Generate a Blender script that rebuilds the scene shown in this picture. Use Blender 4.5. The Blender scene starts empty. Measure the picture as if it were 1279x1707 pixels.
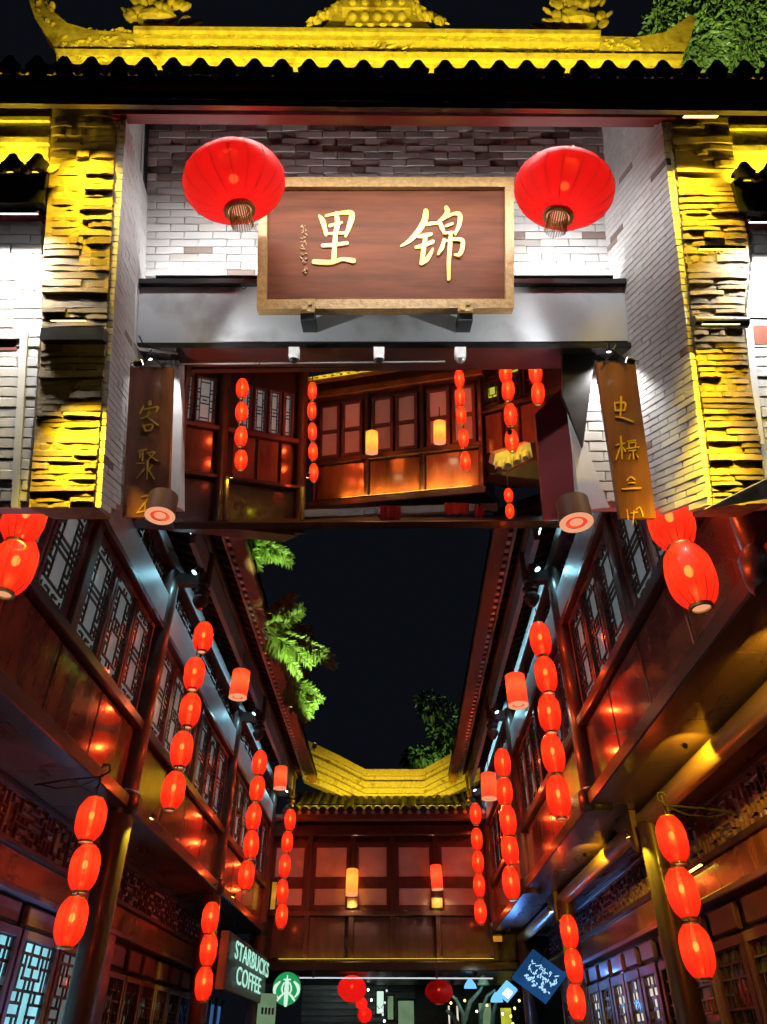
import bpy, math, random
from mathutils import Vector, Matrix, Euler

# ------------------------------------------------------------------ camera, world, exposure
sc = bpy.context.scene
COL = sc.collection
IW, IH, FPX = 1279.0, 1707.0, 1206.0
PITCH, YAW, EYE = math.radians(37.0), math.radians(0.97), 1.6
LEAN = math.radians(24.0)          # the gate screen and the gallery lean out over the alley by this much

cd = bpy.data.cameras.new('camera')
cd.sensor_fit = 'VERTICAL'; cd.sensor_height = 36.0; cd.lens = FPX / IH * 36.0
cd.clip_start = 0.05; cd.clip_end = 2000.0
cam = bpy.data.objects.new('camera', cd); COL.objects.link(cam)
cam.matrix_world = Matrix.Translation((0, 0, EYE)) @ Matrix.Rotation(YAW, 4, 'Z') @ Matrix.Rotation(math.pi/2 + PITCH, 4, 'X')
sc.camera = cam

wd = bpy.data.worlds.new('World'); sc.world = wd; wd.use_nodes = True
bgn = wd.node_tree.nodes['Background']
bgn.inputs[0].default_value = (0.0030, 0.0039, 0.0056, 1); bgn.inputs[1].default_value = 1.0   # night sky with a little city glow
sc.view_settings.view_transform = 'Standard'; sc.view_settings.look = 'None'
sc.view_settings.exposure = 0.0; sc.view_settings.gamma = 1.0
sc.view_settings.use_curve_mapping = False
cy = sc.cycles
cy.use_denoising = True
try: cy.denoiser = 'OPENIMAGEDENOISE'
except Exception: pass
cy.max_bounces = 4; cy.diffuse_bounces = 2; cy.glossy_bounces = 2; cy.transmission_bounces = 3
cy.sample_clamp_indirect = 3.0; cy.caustics_reflective = False; cy.caustics_refractive = False
cy.use_light_tree = True
cy.use_adaptive_sampling = True; cy.adaptive_threshold = .06; cy.adaptive_min_samples = 12

# ------------------------------------------------------------------ spaces
CAMLOC = Vector((0, 0, EYE))
RZ = Matrix.Rotation(YAW, 3, 'Z')
RIGHT = RZ @ Vector((1, 0, 0))
FWD = RZ @ Vector((0, math.cos(PITCH), math.sin(PITCH)))
UP = RZ @ Vector((0, -math.sin(PITCH), math.cos(PITCH)))
def ray(px, py): return RIGHT*((px-IW/2)/FPX) + UP*((IH/2-py)/FPX) + FWD
def onX(px, py, X): d = ray(px, py); return CAMLOC + d*(X/d.x)
def onY(px, py, Y): d = ray(px, py); return CAMLOC + d*(Y/d.y)
def onD(px, py, z): return CAMLOC + ray(px, py)*z
# leaning space of the gate: x to the right, y away, z up along the lean
UPI = PITCH - LEAN
cu, su = math.cos(UPI), math.sin(UPI)
YU = FWD*cu - UP*su; ZU = FWD*su + UP*cu
MU = Matrix(((RIGHT.x, YU.x, ZU.x, 0), (RIGHT.y, YU.y, ZU.y, 0), (RIGHT.z, YU.z, ZU.z, EYE), (0, 0, 0, 1)))
I4 = Matrix.Identity(4)
def U(px, py, Y):
    xc = (px-IW/2)/FPX; yc = (IH/2-py)/FPX
    f = cu - yc*su
    return Vector((Y*xc/f, Y, Y*(su+yc*cu)/f))

# ------------------------------------------------------------------ mesh helpers
class Fr:
    def __init__(s, o, u, v, n):
        s.o = Vector(o); s.u = Vector(u).normalized(); s.v = Vector(v).normalized(); s.n = Vector(n).normalized()
        s.flip = s.u.cross(s.v).dot(s.n) < 0
    def p(s, a, b, c=0): return s.o + s.u*a + s.v*b + s.n*c
WF = Fr((0,0,0), (1,0,0), (0,0,1), (0,-1,0))     # u = x, v = z, n = towards the viewer (-y)

class MB:
    def __init__(s): s.v = []; s.f = []
    def add(s, vs, fs, flip=False):
        b = len(s.v); s.v += [Vector(q) for q in vs]
        for f in fs:
            g = [b+i for i in f]
            s.f.append(g[::-1] if flip else g)
        return s
    def hexa(s, P):      # P: 4 back/bottom points ccw then 4 matching front/top points
        return s.add(P, [(3,2,1,0), (4,5,6,7), (0,1,5,4), (1,2,6,5), (2,3,7,6), (3,0,4,7)])
    def box(s, fr, u0, u1, v0, v1, d0, d1, c=0.0):
        if c <= 0:
            P = [fr.p(*q) for q in ((u0,v0,d0),(u1,v0,d0),(u1,v1,d0),(u0,v1,d0),(u0,v0,d1),(u1,v0,d1),(u1,v1,d1),(u0,v1,d1))]
            return s.add(P, [(3,2,1,0), (4,5,6,7), (0,1,5,4), (1,2,6,5), (2,3,7,6), (3,0,4,7)], fr.flip)
        # chamfer the street-side rim only
        P = [fr.p(*q) for q in ((u0,v0,d0),(u1,v0,d0),(u1,v1,d0),(u0,v1,d0),
             (u0,v0,d1-c),(u1,v0,d1-c),(u1,v1,d1-c),(u0,v1,d1-c),
             (u0+c,v0+c,d1),(u1-c,v0+c,d1),(u1-c,v1-c,d1),(u0+c,v1-c,d1))]
        return s.add(P, [(3,2,1,0),(8,9,10,11),(0,1,5,4),(1,2,6,5),(2,3,7,6),(3,0,4,7),(4,5,9,8),(5,6,10,9),(6,7,11,10),(7,4,8,11)], fr.flip)
    def prism(s, pts, off):      # polygon (ccw seen from the side that faces -off) pushed along off
        n = len(pts); off = Vector(off)
        P = [Vector(q) for q in pts]; Q = [q+off for q in P]
        fs = [tuple(range(n)), tuple(range(2*n-1, n-1, -1))]
        for i in range(n):
            j = (i+1) % n; fs.append((i, i+n, j+n, j))
        return s.add(P+Q, fs)
    def tube(s, pts, r, seg=8, caps=True):
        pts = [Vector(p) for p in pts]; n = len(pts)
        rs = r if isinstance(r, (list, tuple)) else [r]*n
        b = len(s.v); prev = None
        for i, p in enumerate(pts):
            t = (pts[min(i+1, n-1)] - pts[max(i-1, 0)]).normalized()
            a = prev if prev is not None else (Vector((0,0,1)) if abs(t.z) < .9 else Vector((1,0,0)))
            x = (a - t*a.dot(t)).normalized(); y = t.cross(x); prev = x
            for k in range(seg):
                w = 2*math.pi*k/seg
                s.v.append(p + x*(rs[i]*math.cos(w)) + y*(rs[i]*math.sin(w)))
        for i in range(n-1):
            for k in range(seg):
                k2 = (k+1) % seg
                s.f.append([b+i*seg+k, b+i*seg+k2, b+(i+1)*seg+k2, b+(i+1)*seg+k])
        if caps:
            s.f.append([b+k for k in range(seg)][::-1]); s.f.append([b+(n-1)*seg+k for k in range(seg)])
        return s
    def lathe(s, prof, seg=20, o=(0,0,0), rib=0.0):      # prof: (r, z) from bottom to top
        o = Vector(o); b = len(s.v)
        for r, z in prof:
            for k in range(seg):
                w = 2*math.pi*k/seg; rr = r*(1 - (rib if k % 2 else 0))
                s.v.append(o + Vector((rr*math.cos(w), rr*math.sin(w), z)))
        for i in range(len(prof)-1):
            for k in range(seg):
                k2 = (k+1) % seg
                s.f.append([b+i*seg+k, b+i*seg+k2, b+(i+1)*seg+k2, b+(i+1)*seg+k])
        return s
    def halftube(s, p0, p1, up, r, seg=6, th=0.012):     # roof tile: an arched shell from p0 (eave) to p1
        p0 = Vector(p0); p1 = Vector(p1); t = (p1-p0).normalized()
        x = t.cross(Vector(up)).normalized(); y = x.cross(t)
        b = len(s.v)
        for rr in (r, r-th):
            for p in (p0, p1):
                for k in range(seg+1):
                    w = math.pi*k/seg
                    s.v.append(p + x*(rr*math.cos(w)) + y*(rr*math.sin(w)))
        m = seg+1
        for k in range(seg):
            s.f.append([b+k, b+k+1, b+m+k+1, b+m+k]); s.f.append([b+2*m+k+1, b+2*m+k, b+3*m+k, b+3*m+k+1])
            s.f.append([b+k+1, b+k, b+2*m+k, b+2*m+k+1]); s.f.append([b+m+k, b+m+k+1, b+3*m+k+1, b+3*m+k])
        return s
    def blob(s, c, rx, ry, rz, rot=None, seg=8, rings=5):
        c = Vector(c); R = rot or Matrix.Identity(3); b = len(s.v)
        s.v.append(c + R @ Vector((0,0,-rz)))
        for i in range(1, rings):
            a = -math.pi/2 + math.pi*i/rings
            for k in range(seg):
                w = 2*math.pi*k/seg
                s.v.append(c + R @ Vector((rx*math.cos(a)*math.cos(w), ry*math.cos(a)*math.sin(w), rz*math.sin(a))))
        s.v.append(c + R @ Vector((0,0,rz))); e = len(s.v)-1
        for k in range(seg):
            k2 = (k+1) % seg
            s.f.append([b, b+1+k2, b+1+k]); s.f.append([e, e-seg+k, e-seg+k2])
            for i in range(rings-2):
                q = b+1+i*seg; s.f.append([q+k, q+k2, q+seg+k2, q+seg+k])
        return s

BASE = {}
def mesh_of(mb, name, mat, smooth=False, base=None):
    me = bpy.data.meshes.new(name)
    b = base or Vector((0,0,0))
    me.from_pydata([tuple(v-b) for v in mb.v], [], mb.f)
    if mat: me.materials.append(mat)
    if smooth:
        me.polygons.foreach_set('use_smooth', [True]*len(me.polygons))
        try: me.set_sharp_from_angle(angle=math.radians(40))
        except Exception: pass
    me.update(); return me
def tag(o, label=None, cat=None, group=None, kind=None):
    if label: o['label'] = label
    if cat: o['category'] = cat
    if group: o['group'] = group
    if kind: o['kind'] = kind
    return o
def thing(name, label, cat, base, space=I4, group=None):
    o = bpy.data.objects.new(name, None); COL.objects.link(o)
    o.empty_display_size = 0.1
    o.matrix_world = space @ Matrix.Translation(base)
    BASE[o.name] = Vector(base)
    return tag(o, label, cat, group)
def part(parent, name, mb, mat, smooth=False, label=None, kind=None):
    b = BASE[parent.name]
    o = bpy.data.objects.new(name, mesh_of(mb, name, mat, smooth, b)); COL.objects.link(o)
    o.parent = parent; BASE[o.name] = b
    return tag(o, label, kind=kind)
def piece(parent, name, me, M):      # an alike piece that shares its mesh; M places it in the thing's space
    o = bpy.data.objects.new(name, me); COL.objects.link(o); o.parent = parent
    o.matrix_basis = Matrix.Translation(-BASE[parent.name]) @ M
    return o
def bx(fr, *a, c=0): return MB().box(fr, *a, c=c)

# ------------------------------------------------------------------ materials
def nt(name):
    m = bpy.data.materials.new(name); m.use_nodes = True
    t = m.node_tree; return m, t, t.nodes, t.links
def pmat(name, c, rough=.5, var=.3, scale=8, stretch=(1,1,1), bump=.15, rand=0., coat=0., metal=0., dirt=None, rvar=.12, detail=6, spec=.5):
    m, t, N, L = nt(name); b = N['Principled BSDF']
    tc = N.new('ShaderNodeTexCoord'); mp = N.new('ShaderNodeMapping'); mp.inputs['Scale'].default_value = stretch
    L.new(tc.outputs['Object'], mp.inputs[0])
    n = N.new('ShaderNodeTexNoise'); n.inputs['Scale'].default_value = scale; n.inputs['Detail'].default_value = detail
    n.inputs['Roughness'].default_value = .62
    L.new(mp.outputs[0], n.inputs['Vector'])
    r = N.new('ShaderNodeValToRGB'); e = r.color_ramp.elements
    e[0].position = .28; e[1].position = .74
    e[0].color = tuple(max(0, x*(1-var)) for x in c)+(1,); e[1].color = tuple(min(1, x*(1+var)) for x in c)+(1,)
    L.new(n.outputs[0], r.inputs[0]); out = r.outputs[0]
    if dirt:
        n2 = N.new('ShaderNodeTexNoise'); n2.inputs['Scale'].default_value = dirt[1]; n2.inputs['Detail'].default_value = 8
        L.new(tc.outputs['Object'], n2.inputs['Vector'])
        r2 = N.new('ShaderNodeValToRGB'); r2.color_ramp.elements[0].position = dirt[2]; r2.color_ramp.elements[1].position = min(1, dirt[2]+.16)
        L.new(n2.outputs[0], r2.inputs[0])
        mx = N.new('ShaderNodeMix'); mx.data_type = 'RGBA'
        L.new(r2.outputs[0], mx.inputs[0]); L.new(out, mx.inputs[6]); mx.inputs[7].default_value = tuple(dirt[0])+(1,)
        out = mx.outputs[2]
    if rand:
        oi = N.new('ShaderNodeObjectInfo'); mr = N.new('ShaderNodeMapRange')
        mr.inputs[3].default_value = 1-rand; mr.inputs[4].default_value = 1+rand*.6
        L.new(oi.outputs['Random'], mr.inputs[0])
        hs = N.new('ShaderNodeHueSaturation'); L.new(mr.outputs[0], hs.inputs['Value']); L.new(out, hs.inputs['Color']); out = hs.outputs[0]
    L.new(out, b.inputs['Base Color'])
    mr2 = N.new('ShaderNodeMapRange'); mr2.inputs[3].default_value = max(.02, rough-rvar); mr2.inputs[4].default_value = min(1, rough+rvar)
    L.new(n.outputs[0], mr2.inputs[0]); L.new(mr2.outputs[0], b.inputs['Roughness'])
    b.inputs['Metallic'].default_value = metal; b.inputs['Coat Weight'].default_value = coat; b.inputs['Coat Roughness'].default_value = .14; b.inputs['Coat IOR'].default_value = 1.5 + .4*(coat >= 1)
    b.inputs['Specular IOR Level'].default_value = spec
    if bump:
        bp = N.new('ShaderNodeBump'); bp.inputs['Strength'].default_value = bump; bp.inputs['Distance'].default_value = .01
        L.new(n.outputs[0], bp.inputs['Height']); L.new(bp.outputs[0], b.inputs['Normal'])
    return m
def emat(name, c, s, var=0., scale=5):
    m, t, N, L = nt(name); N.remove(N['Principled BSDF'])
    e = N.new('ShaderNodeEmission'); e.inputs[0].default_value = tuple(c)+(1,); e.inputs[1].default_value = s
    if var:
        tc = N.new('ShaderNodeTexCoord'); n = N.new('ShaderNodeTexNoise'); n.inputs['Scale'].default_value = scale
        L.new(tc.outputs['Object'], n.inputs['Vector'])
        mr = N.new('ShaderNodeMapRange'); mr.inputs[1].default_value = .3; mr.inputs[2].default_value = .7
        mr.inputs[3].default_value = s*(1-var); mr.inputs[4].default_value = s*(1+var)
        L.new(n.outputs[0], mr.inputs[0]); L.new(mr.outputs[0], e.inputs[1])
    L.new(e.outputs[0], N['Material Output'].inputs[0]); return m
def shade_mat(name, c, emit, es, rough=.3, coat=.5, trans=.55, see=0.0):
    # lit lantern skin: lets the bulb through, has a varnished surface, glows by itself
    m, t, N, L = nt(name); b = N['Principled BSDF']
    b.inputs['Base Color'].default_value = tuple(c)+(1,); b.inputs['Roughness'].default_value = rough
    b.inputs['Coat Weight'].default_value = coat; b.inputs['Coat Roughness'].default_value = .12
    tr = N.new('ShaderNodeBsdfTranslucent'); tr.inputs[0].default_value = tuple(c)+(1,)
    mx = N.new('ShaderNodeMixShader'); mx.inputs[0].default_value = trans
    L.new(b.outputs[0], mx.inputs[1]); L.new(tr.outputs[0], mx.inputs[2])
    em = N.new('ShaderNodeEmission'); em.inputs[0].default_value = tuple(emit)+(1,)
    tc = N.new('ShaderNodeTexCoord'); n = N.new('ShaderNodeTexNoise'); n.inputs['Scale'].default_value = 3.5; n.inputs['Detail'].default_value = 5
    L.new(tc.outputs['Object'], n.inputs['Vector'])
    mr = N.new('ShaderNodeMapRange'); mr.inputs[1].default_value = .3; mr.inputs[2].default_value = .7
    mr.inputs[3].default_value = es*.8; mr.inputs[4].default_value = es*1.15
    L.new(n.outputs[0], mr.inputs[0])
    oi = N.new('ShaderNodeObjectInfo'); mr2 = N.new('ShaderNodeMapRange'); mr2.inputs[3].default_value = .8; mr2.inputs[4].default_value = 1.15
    L.new(oi.outputs['Random'], mr2.inputs[0])
    mu = N.new('ShaderNodeMath'); mu.operation = 'MULTIPLY'; L.new(mr.outputs[0], mu.inputs[0]); L.new(mr2.outputs[0], mu.inputs[1])
    L.new(mu.outputs[0], em.inputs[1])
    ad = N.new('ShaderNodeAddShader'); L.new(mx.outputs[0], ad.inputs[0]); L.new(em.outputs[0], ad.inputs[1])
    out = ad
    if see:
        tp = N.new('ShaderNodeBsdfTransparent'); tp.inputs[0].default_value = (1,.17,.055,1)
        m2 = N.new('ShaderNodeMixShader'); m2.inputs[0].default_value = see
        L.new(ad.outputs[0], m2.inputs[1]); L.new(tp.outputs[0], m2.inputs[2]); out = m2
    L.new(out.outputs[0], N['Material Output'].inputs[0]); return m

M = {}
M['lacquer'] = pmat('lacquered_panel', (.27,.10,.055), .22, .5, 6, (1,1,.25), .07, rand=.3, coat=1.0, rvar=.18)
M['wood'] = pmat('dark_wood', (.062,.032,.024), .42, .45, 9, (1,1,.2), .12, rand=.15, coat=.25)
M['woodL'] = pmat('dark_wood_long', (.062,.032,.024), .36, .45, 9, (1,.15,1), .12, coat=.4)
M['maroon'] = pmat('maroon_wood', (.11,.045,.045), .45, .35, 9, (1,1,.2), .1, rand=.12)
M['rafter'] = pmat('rafter_wood', (.13,.045,.035), .5, .4, 9, (1,1,1), .1, rand=.25)
M['fascia'] = pmat('fascia_wood', (.16,.08,.05), .45, .4, 7, (1,.12,1), .1)
M['logwood'] = pmat('varnished_log', (.42,.25,.08), .4, .4, 7, (1,.12,1), .15, coat=.3)
M['beam'] = pmat('pale_painted_beam', (.30,.38,.40), .45, .22, 5, (1,.25,1), .06)
M['soffit'] = pmat('soffit_board', (.10,.055,.035), .3, .35, 6, (1,.3,1), .05, rand=.2, coat=.4)
M['black'] = pmat('black_metal', (.018,.019,.021), .38, .3, 12, bump=.05)
M['steel'] = pmat('grey_steel', (.66,.72,.78), .5, .10, 3, bump=.04, dirt=((.40,.42,.44), 3, .52))
M['trim'] = pmat('pale_metal_trim', (.55,.57,.58), .3, .2, 8, (1,.2,1), .05, metal=.6)
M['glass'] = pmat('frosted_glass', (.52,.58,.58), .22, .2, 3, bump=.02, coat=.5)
_b = M['glass'].node_tree.nodes['Principled BSDF']; _b.inputs['Emission Color'].default_value = (.45,.68,.70,1); _b.inputs['Emission Strength'].default_value = .15  # weak emission stands in for cyan light reflected off the panes
M['dglass'] = pmat('dark_glass', (.03,.035,.04), .1, .3, 3, bump=.0, coat=.8)
M['plaster'] = pmat('ridge_plaster', (.62,.57,.42), .75, .3, 26, bump=.8, dirt=((.26,.20,.11), 9, .56))
M['tile'] = pmat('clay_tile', (.035,.035,.037), .6, .4, 18, bump=.3, rand=.25)
M['stone'] = pmat('stacked_stone', (.34,.26,.15), .8, .35, 16, (1,1,2.5), .6, rand=.42)
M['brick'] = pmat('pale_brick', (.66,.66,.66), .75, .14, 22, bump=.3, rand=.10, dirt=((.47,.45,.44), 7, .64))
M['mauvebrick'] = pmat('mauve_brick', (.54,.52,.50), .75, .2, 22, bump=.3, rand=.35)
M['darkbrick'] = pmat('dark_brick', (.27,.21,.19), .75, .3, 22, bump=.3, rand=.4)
M['mortar'] = pmat('mortar', (.62,.62,.62), .85, .2, 26, bump=.3)
M['paint'] = pmat('white_paint', (.70,.71,.72), .5, .08, 10, bump=.05)
M['sign'] = pmat('signboard_wood', (.115,.038,.019), .6, .5, 4, (.35,1,3), .06, coat=.0, spec=.12)
M['board'] = pmat('couplet_wood', (.24,.085,.055), .45, .35, 6, (3,1,.3), .06, coat=.3)
M['gold'] = pmat('gold_leaf', (.85,.52,.08), .38, .2, 14, bump=.1)
M['goldframe'] = pmat('gilded_frame', (.34,.20,.065), .45, .4, 40, bump=.6, spec=.6)
M['redbeam'] = pmat('red_beam', (.22,.028,.035), .4, .2, 6, (.3,1,1), .05, coat=.2)
M['iron'] = pmat('wrought_iron', (.02,.018,.017), .5, .3, 20, bump=.1)
M['brass'] = pmat('brass', (.55,.38,.14), .35, .2, 20, bump=.05, metal=.7)
M['cord'] = pmat('cord', (.10,.05,.03), .7, .3, 20)
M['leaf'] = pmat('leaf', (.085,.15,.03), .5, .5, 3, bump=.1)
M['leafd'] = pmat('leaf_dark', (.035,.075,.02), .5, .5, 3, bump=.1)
M['bark'] = pmat('bark', (.09,.07,.05), .8, .4, 14, bump=.4)
M['paving'] = pmat('paving', (.14,.135,.13), .5, .35, 3, bump=.2)
M['shutter'] = pmat('grey_shutter', (.16,.18,.18), .4, .3, 6, (1,1,3), .2)
M['purple'] = pmat('mauve_painted_wood', (.19,.10,.12), .42, .25, 8, (1,1,.2), .08, rand=.1, coat=.2)
M['lantern'] = shade_mat('red_lantern_skin', (.115,.0064,.0024), (1,.014,.006), .75, .38, .25, .62, .20)
M['oval'] = shade_mat('red_silk', (.42,.010,.012), (1,.004,.006), .05, .5, .0, .5, .05)
M['paper'] = shade_mat('red_paper', (.80,.20,.09), (1,.050,.018), .75, .5, .1, .55, .05)
M['amber'] = shade_mat('amber_paper', (.80,.28,.06), (1,.20,.035), 1.7, .5, .1)
M['tan'] = shade_mat('tan_paper', (.17,.07,.045), (1,.32,.16), .004, .55, .05, .2)
M['bulb'] = emat('bulb_glass', (1,.62,.30), 9)
M['bulb'].cycles.emission_sampling = 'NONE'
def _clear(m):      # bulb glass is clear: it glows but does not block its own filament
    t = m.node_tree; e = [n for n in t.nodes if n.type == 'EMISSION'][0]
    tp = t.nodes.new('ShaderNodeBsdfTransparent'); ad = t.nodes.new('ShaderNodeAddShader')
    t.links.new(e.outputs[0], ad.inputs[0]); t.links.new(tp.outputs[0], ad.inputs[1]); t.links.new(ad.outputs[0], t.nodes['Material Output'].inputs[0])
_clear(M['bulb'])
M['rim'] = emat('lit_rim', (1,.42,.22), .85)
M['ledy'] = emat('yellow_led', (1,.72,.12), 6)
M['ledw'] = emat('white_led', (.95,.97,1), 6)
M['ledc'] = emat('cool_led', (.55,.85,1), 6)
M['cyanpane'] = emat('cyan_window', (.27,.66,.76), 1.15, .25, 2)
M['warmpane'] = emat('warm_window', (.95,.85,.70), .85, .35, 3)
M['yellowpane'] = emat('yellow_window', (.72,.72,.06), .7, .3, 3)
M['bluewin'] = emat('blue_lit_window', (.05,.14,.36), .7, .5, 2)
M['curtain'] = pmat('curtained_glass', (.70,.64,.58), .5, .15, 3, bump=.03, coat=.3, rand=.35)
M['greenglow'] = emat('green_sign_light', (.02,.42,.12), .75)
M['mint'] = emat('mint_letters', (.48,.95,.74), .85, .2, 8)
M['whiteglow'] = emat('white_sign_light', (.72,1,.82), .9)
M['signgrey'] = pmat('grey_sign_board', (.07,.075,.08), .5, .15, 4, bump=.05)
M['palegreen'] = emat('pale_green_board', (.30,.48,.26), .45, .2, 3)
M['blueglow'] = emat('blue_sign', (.02,.10,.30), .55, .3, 3)
M['bluedot'] = emat('blue_white_letters', (.45,.75,1), 1.0)
M['bluelamp'] = emat('blue_lamp', (.18,.55,1), 1.2)

# ------------------------------------------------------------------ lights (each belongs to a fixture)
def lamp(parent, kind, loc, target, color, power, size=.05, sy=None, angle=120, blend=.6, name='bulb'):
    ld = bpy.data.lights.new(name, kind); ld.color = color; ld.energy = power
    if kind == 'AREA':
        ld.shape = 'RECTANGLE'; ld.size = size; ld.size_y = sy or size
    else: ld.shadow_soft_size = size
    if kind == 'SPOT': ld.spot_size = math.radians(angle); ld.spot_blend = blend
    o = bpy.data.objects.new(name, ld); COL.objects.link(o); o.parent = parent
    loc = Vector(loc); q = (Vector(target)-loc).to_track_quat('-Z', 'X' if False else 'Y')
    o.matrix_basis = Matrix.Translation(loc - BASE[parent.name]) @ q.to_matrix().to_4x4()
    return o
def led_bar(name, label, a, b, aim, color, power, ledmat, space=I4, group=None, th=.012, w=.02, spread=180):
    """slim linear light from a to b, throwing towards the direction aim"""
    a = Vector(a); b = Vector(b); aim = Vector(aim).normalized(); mid = (a+b)/2
    t = thing(name, label, 'light', mid, space, group)
    u = (b-a).normalized(); n = (aim - u*aim.dot(u)).normalized(); v = n.cross(u); L = (b-a).length/2
    fr = Fr(mid, u, v, n)
    part(t, 'housing', bx(fr, -L-.004, L+.004, -w/2-.003, w/2+.003, -th, 0), M['black'])
    part(t, 'led_strip', bx(fr, -L, L, -w/2, w/2, 0.0, .003), ledmat)
    ld = bpy.data.lights.new('bulb', 'AREA'); ld.color = color; ld.energy = power; ld.shape = 'RECTANGLE'; ld.size = 2*L; ld.size_y = w; ld.spread = math.radians(spread)
    o = bpy.data.objects.new('bulb', ld); COL.objects.link(o); o.parent = t
    z = -n; x = u; y = z.cross(x)
    o.matrix_basis = Matrix(((x.x,y.x,z.x,n.x*.005), (x.y,y.y,z.y,n.y*.005), (x.z,y.z,z.z,n.z*.005), (0,0,0,1)))
    return t
def flood(name, label, loc, target, color, power, ledmat, space=I4, group=None, r=.045, angle=120, blend=.7):
    loc = Vector(loc); n = (Vector(target)-loc).normalized()
    t = thing(name, label, 'light', loc, space, group)
    a = Vector((0,0,1)) if abs(n.z) < .9 else Vector((1,0,0)); u = n.cross(a).normalized(); v = n.cross(u)
    part(t, 'housing', MB().tube([loc-n*r*2.2, loc-n*r*1.6, loc-n*.2*r, loc], [r*.55, r*.95, r, r], 12), M['black'], True)
    part(t, 'lens', MB().tube([loc+n*.001, loc+n*.004], [r*.82, r*.8], 12), ledmat)
    part(t, 'bracket', MB().tube([loc-n*r*1.2+u*r*1.15, loc-n*r*3+u*r*1.15, loc-n*r*3-u*r*1.15, loc-n*r*1.2-u*r*1.15], r*.12, 5), M['black'])
    lamp(t, 'SPOT', loc+n*.012, target, color, power, r*.7, angle=angle, blend=blend)
    return t

YEL = (1, .70, .02); WHT = (1, .97, .93); CYA = (.30, .72, .88); BLU = (.12, .32, 1.0)
rnd = random.Random(7)

# ------------------------------------------------------------------ ground
gm = MB(); gm.add([(-300,-300,0),(300,-300,0),(300,300,0),(-300,300,0)], [(0,1,2,3)])
g = bpy.data.objects.new('ground', mesh_of(gm, 'ground', M['paving'])); COL.objects.link(g); tag(g, kind='structure', label='dark paved floor of the alley')

# ------------------------------------------------------------------ lattice
def lattice(fr, u0, u1, v0, v1, d, nu, nv, seed, bar=.012, holes=(), dens=.6, th=.018, mirror=True):
    """rectilinear fretwork on a grid, mirrored; holes are cell rectangles (i0,i1,j0,j1) kept open and framed"""
    r = random.Random(seed); mb = MB(); du = (u1-u0)/nu; dv = (v1-v0)/nv; H = set(); V = set()
    def inside(i, j):
        return any(a < i < b and c < j < e for a, b, c, e in holes)
    def cellhole(i, j): return any(a <= i < b and c <= j < e for a, b, c, e in holes)
    for i in range(nu+1):
        for j in range(nv+1):
            mi = min(i, nu-1-i); mj = min(j, nv-1-j)
            if i < nu:
                rr = random.Random(seed*7919 + (min(i, nu-1-i) if mirror else i)*101 + (min(j, nv-j) if mirror else j)*17)
                if rr.random() < dens: H.add((i, j))
            if j < nv:
                rr = random.Random(seed*104729 + (min(i, nu-i) if mirror else i)*131 + (min(j, nv-1-j) if mirror else j)*19 + 5)
                if rr.random() < dens: V.add((i, j))
    for a, b, c, e in holes:
        for i in range(a, b):
            for j in range(c+1, e): H.discard((i, j))
            H.add((i, c)); H.add((i, e))
        for j in range(c, e):
            for i in range(a+1, b): V.discard((i, j))
            V.add((a, j)); V.add((b, j))
    def runs(S, horiz):
        done = set()
        for q in sorted(S):
            if q in done: continue
            i, j = q; n = 0
            while ((i+n, j) if horiz else (i, j+n)) in S:
                done.add((i+n, j) if horiz else (i, j+n)); n += 1
            yield i, j, n
    for i, j, n in runs(H, True):
        mb.box(fr, u0+i*du-bar/2, u0+(i+n)*du+bar/2, v0+j*dv-bar/2, v0+j*dv+bar/2, d, d+th)
    for i, j, n in runs(V, False):
        mb.box(fr, u0+i*du-bar/2, u0+i*du+bar/2, v0+j*dv-bar/2, v0+(j+n)*dv+bar/2, d+.002, d+th-.002)
    return mb
def ring(fr, u0, u1, v0, v1, w, d0, d1, c=.004):
    mb = MB()
    mb.box(fr, u0, u1, v0, v0+w, d0, d1, c); mb.box(fr, u0, u1, v1-w, v1, d0, d1, c)
    mb.box(fr, u0, u0+w, v0+w+.0005, v1-w-.0005, d0, d1-.001, c); mb.box(fr, u1-w, u1, v0+w+.0005, v1-w-.0005, d0, d1-.001, c)
    return mb
def window(t, fr, u0, u1, v0, v1, d, seed, fm, lm, pm, nu=7, nv=16, holes=None, w=.045, bar=.013, dens=.62, name='window'):
    holes = holes if holes is not None else ((2,5,2,7), (2,5,9,14))
    f = part(t, name, ring(fr, u0, u1, v0, v1, w, d-.03, d+.02), fm)
    part(f, 'lattice', lattice(fr, u0+w, u1-w, v0+w, v1-w, d-.02, nu, nv, seed, bar, holes, dens), lm)
    part(f, 'pane', bx(fr, u0+w, u1-w, v0+w, v1-w, d-.036, d-.030), pm)
    return f

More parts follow.
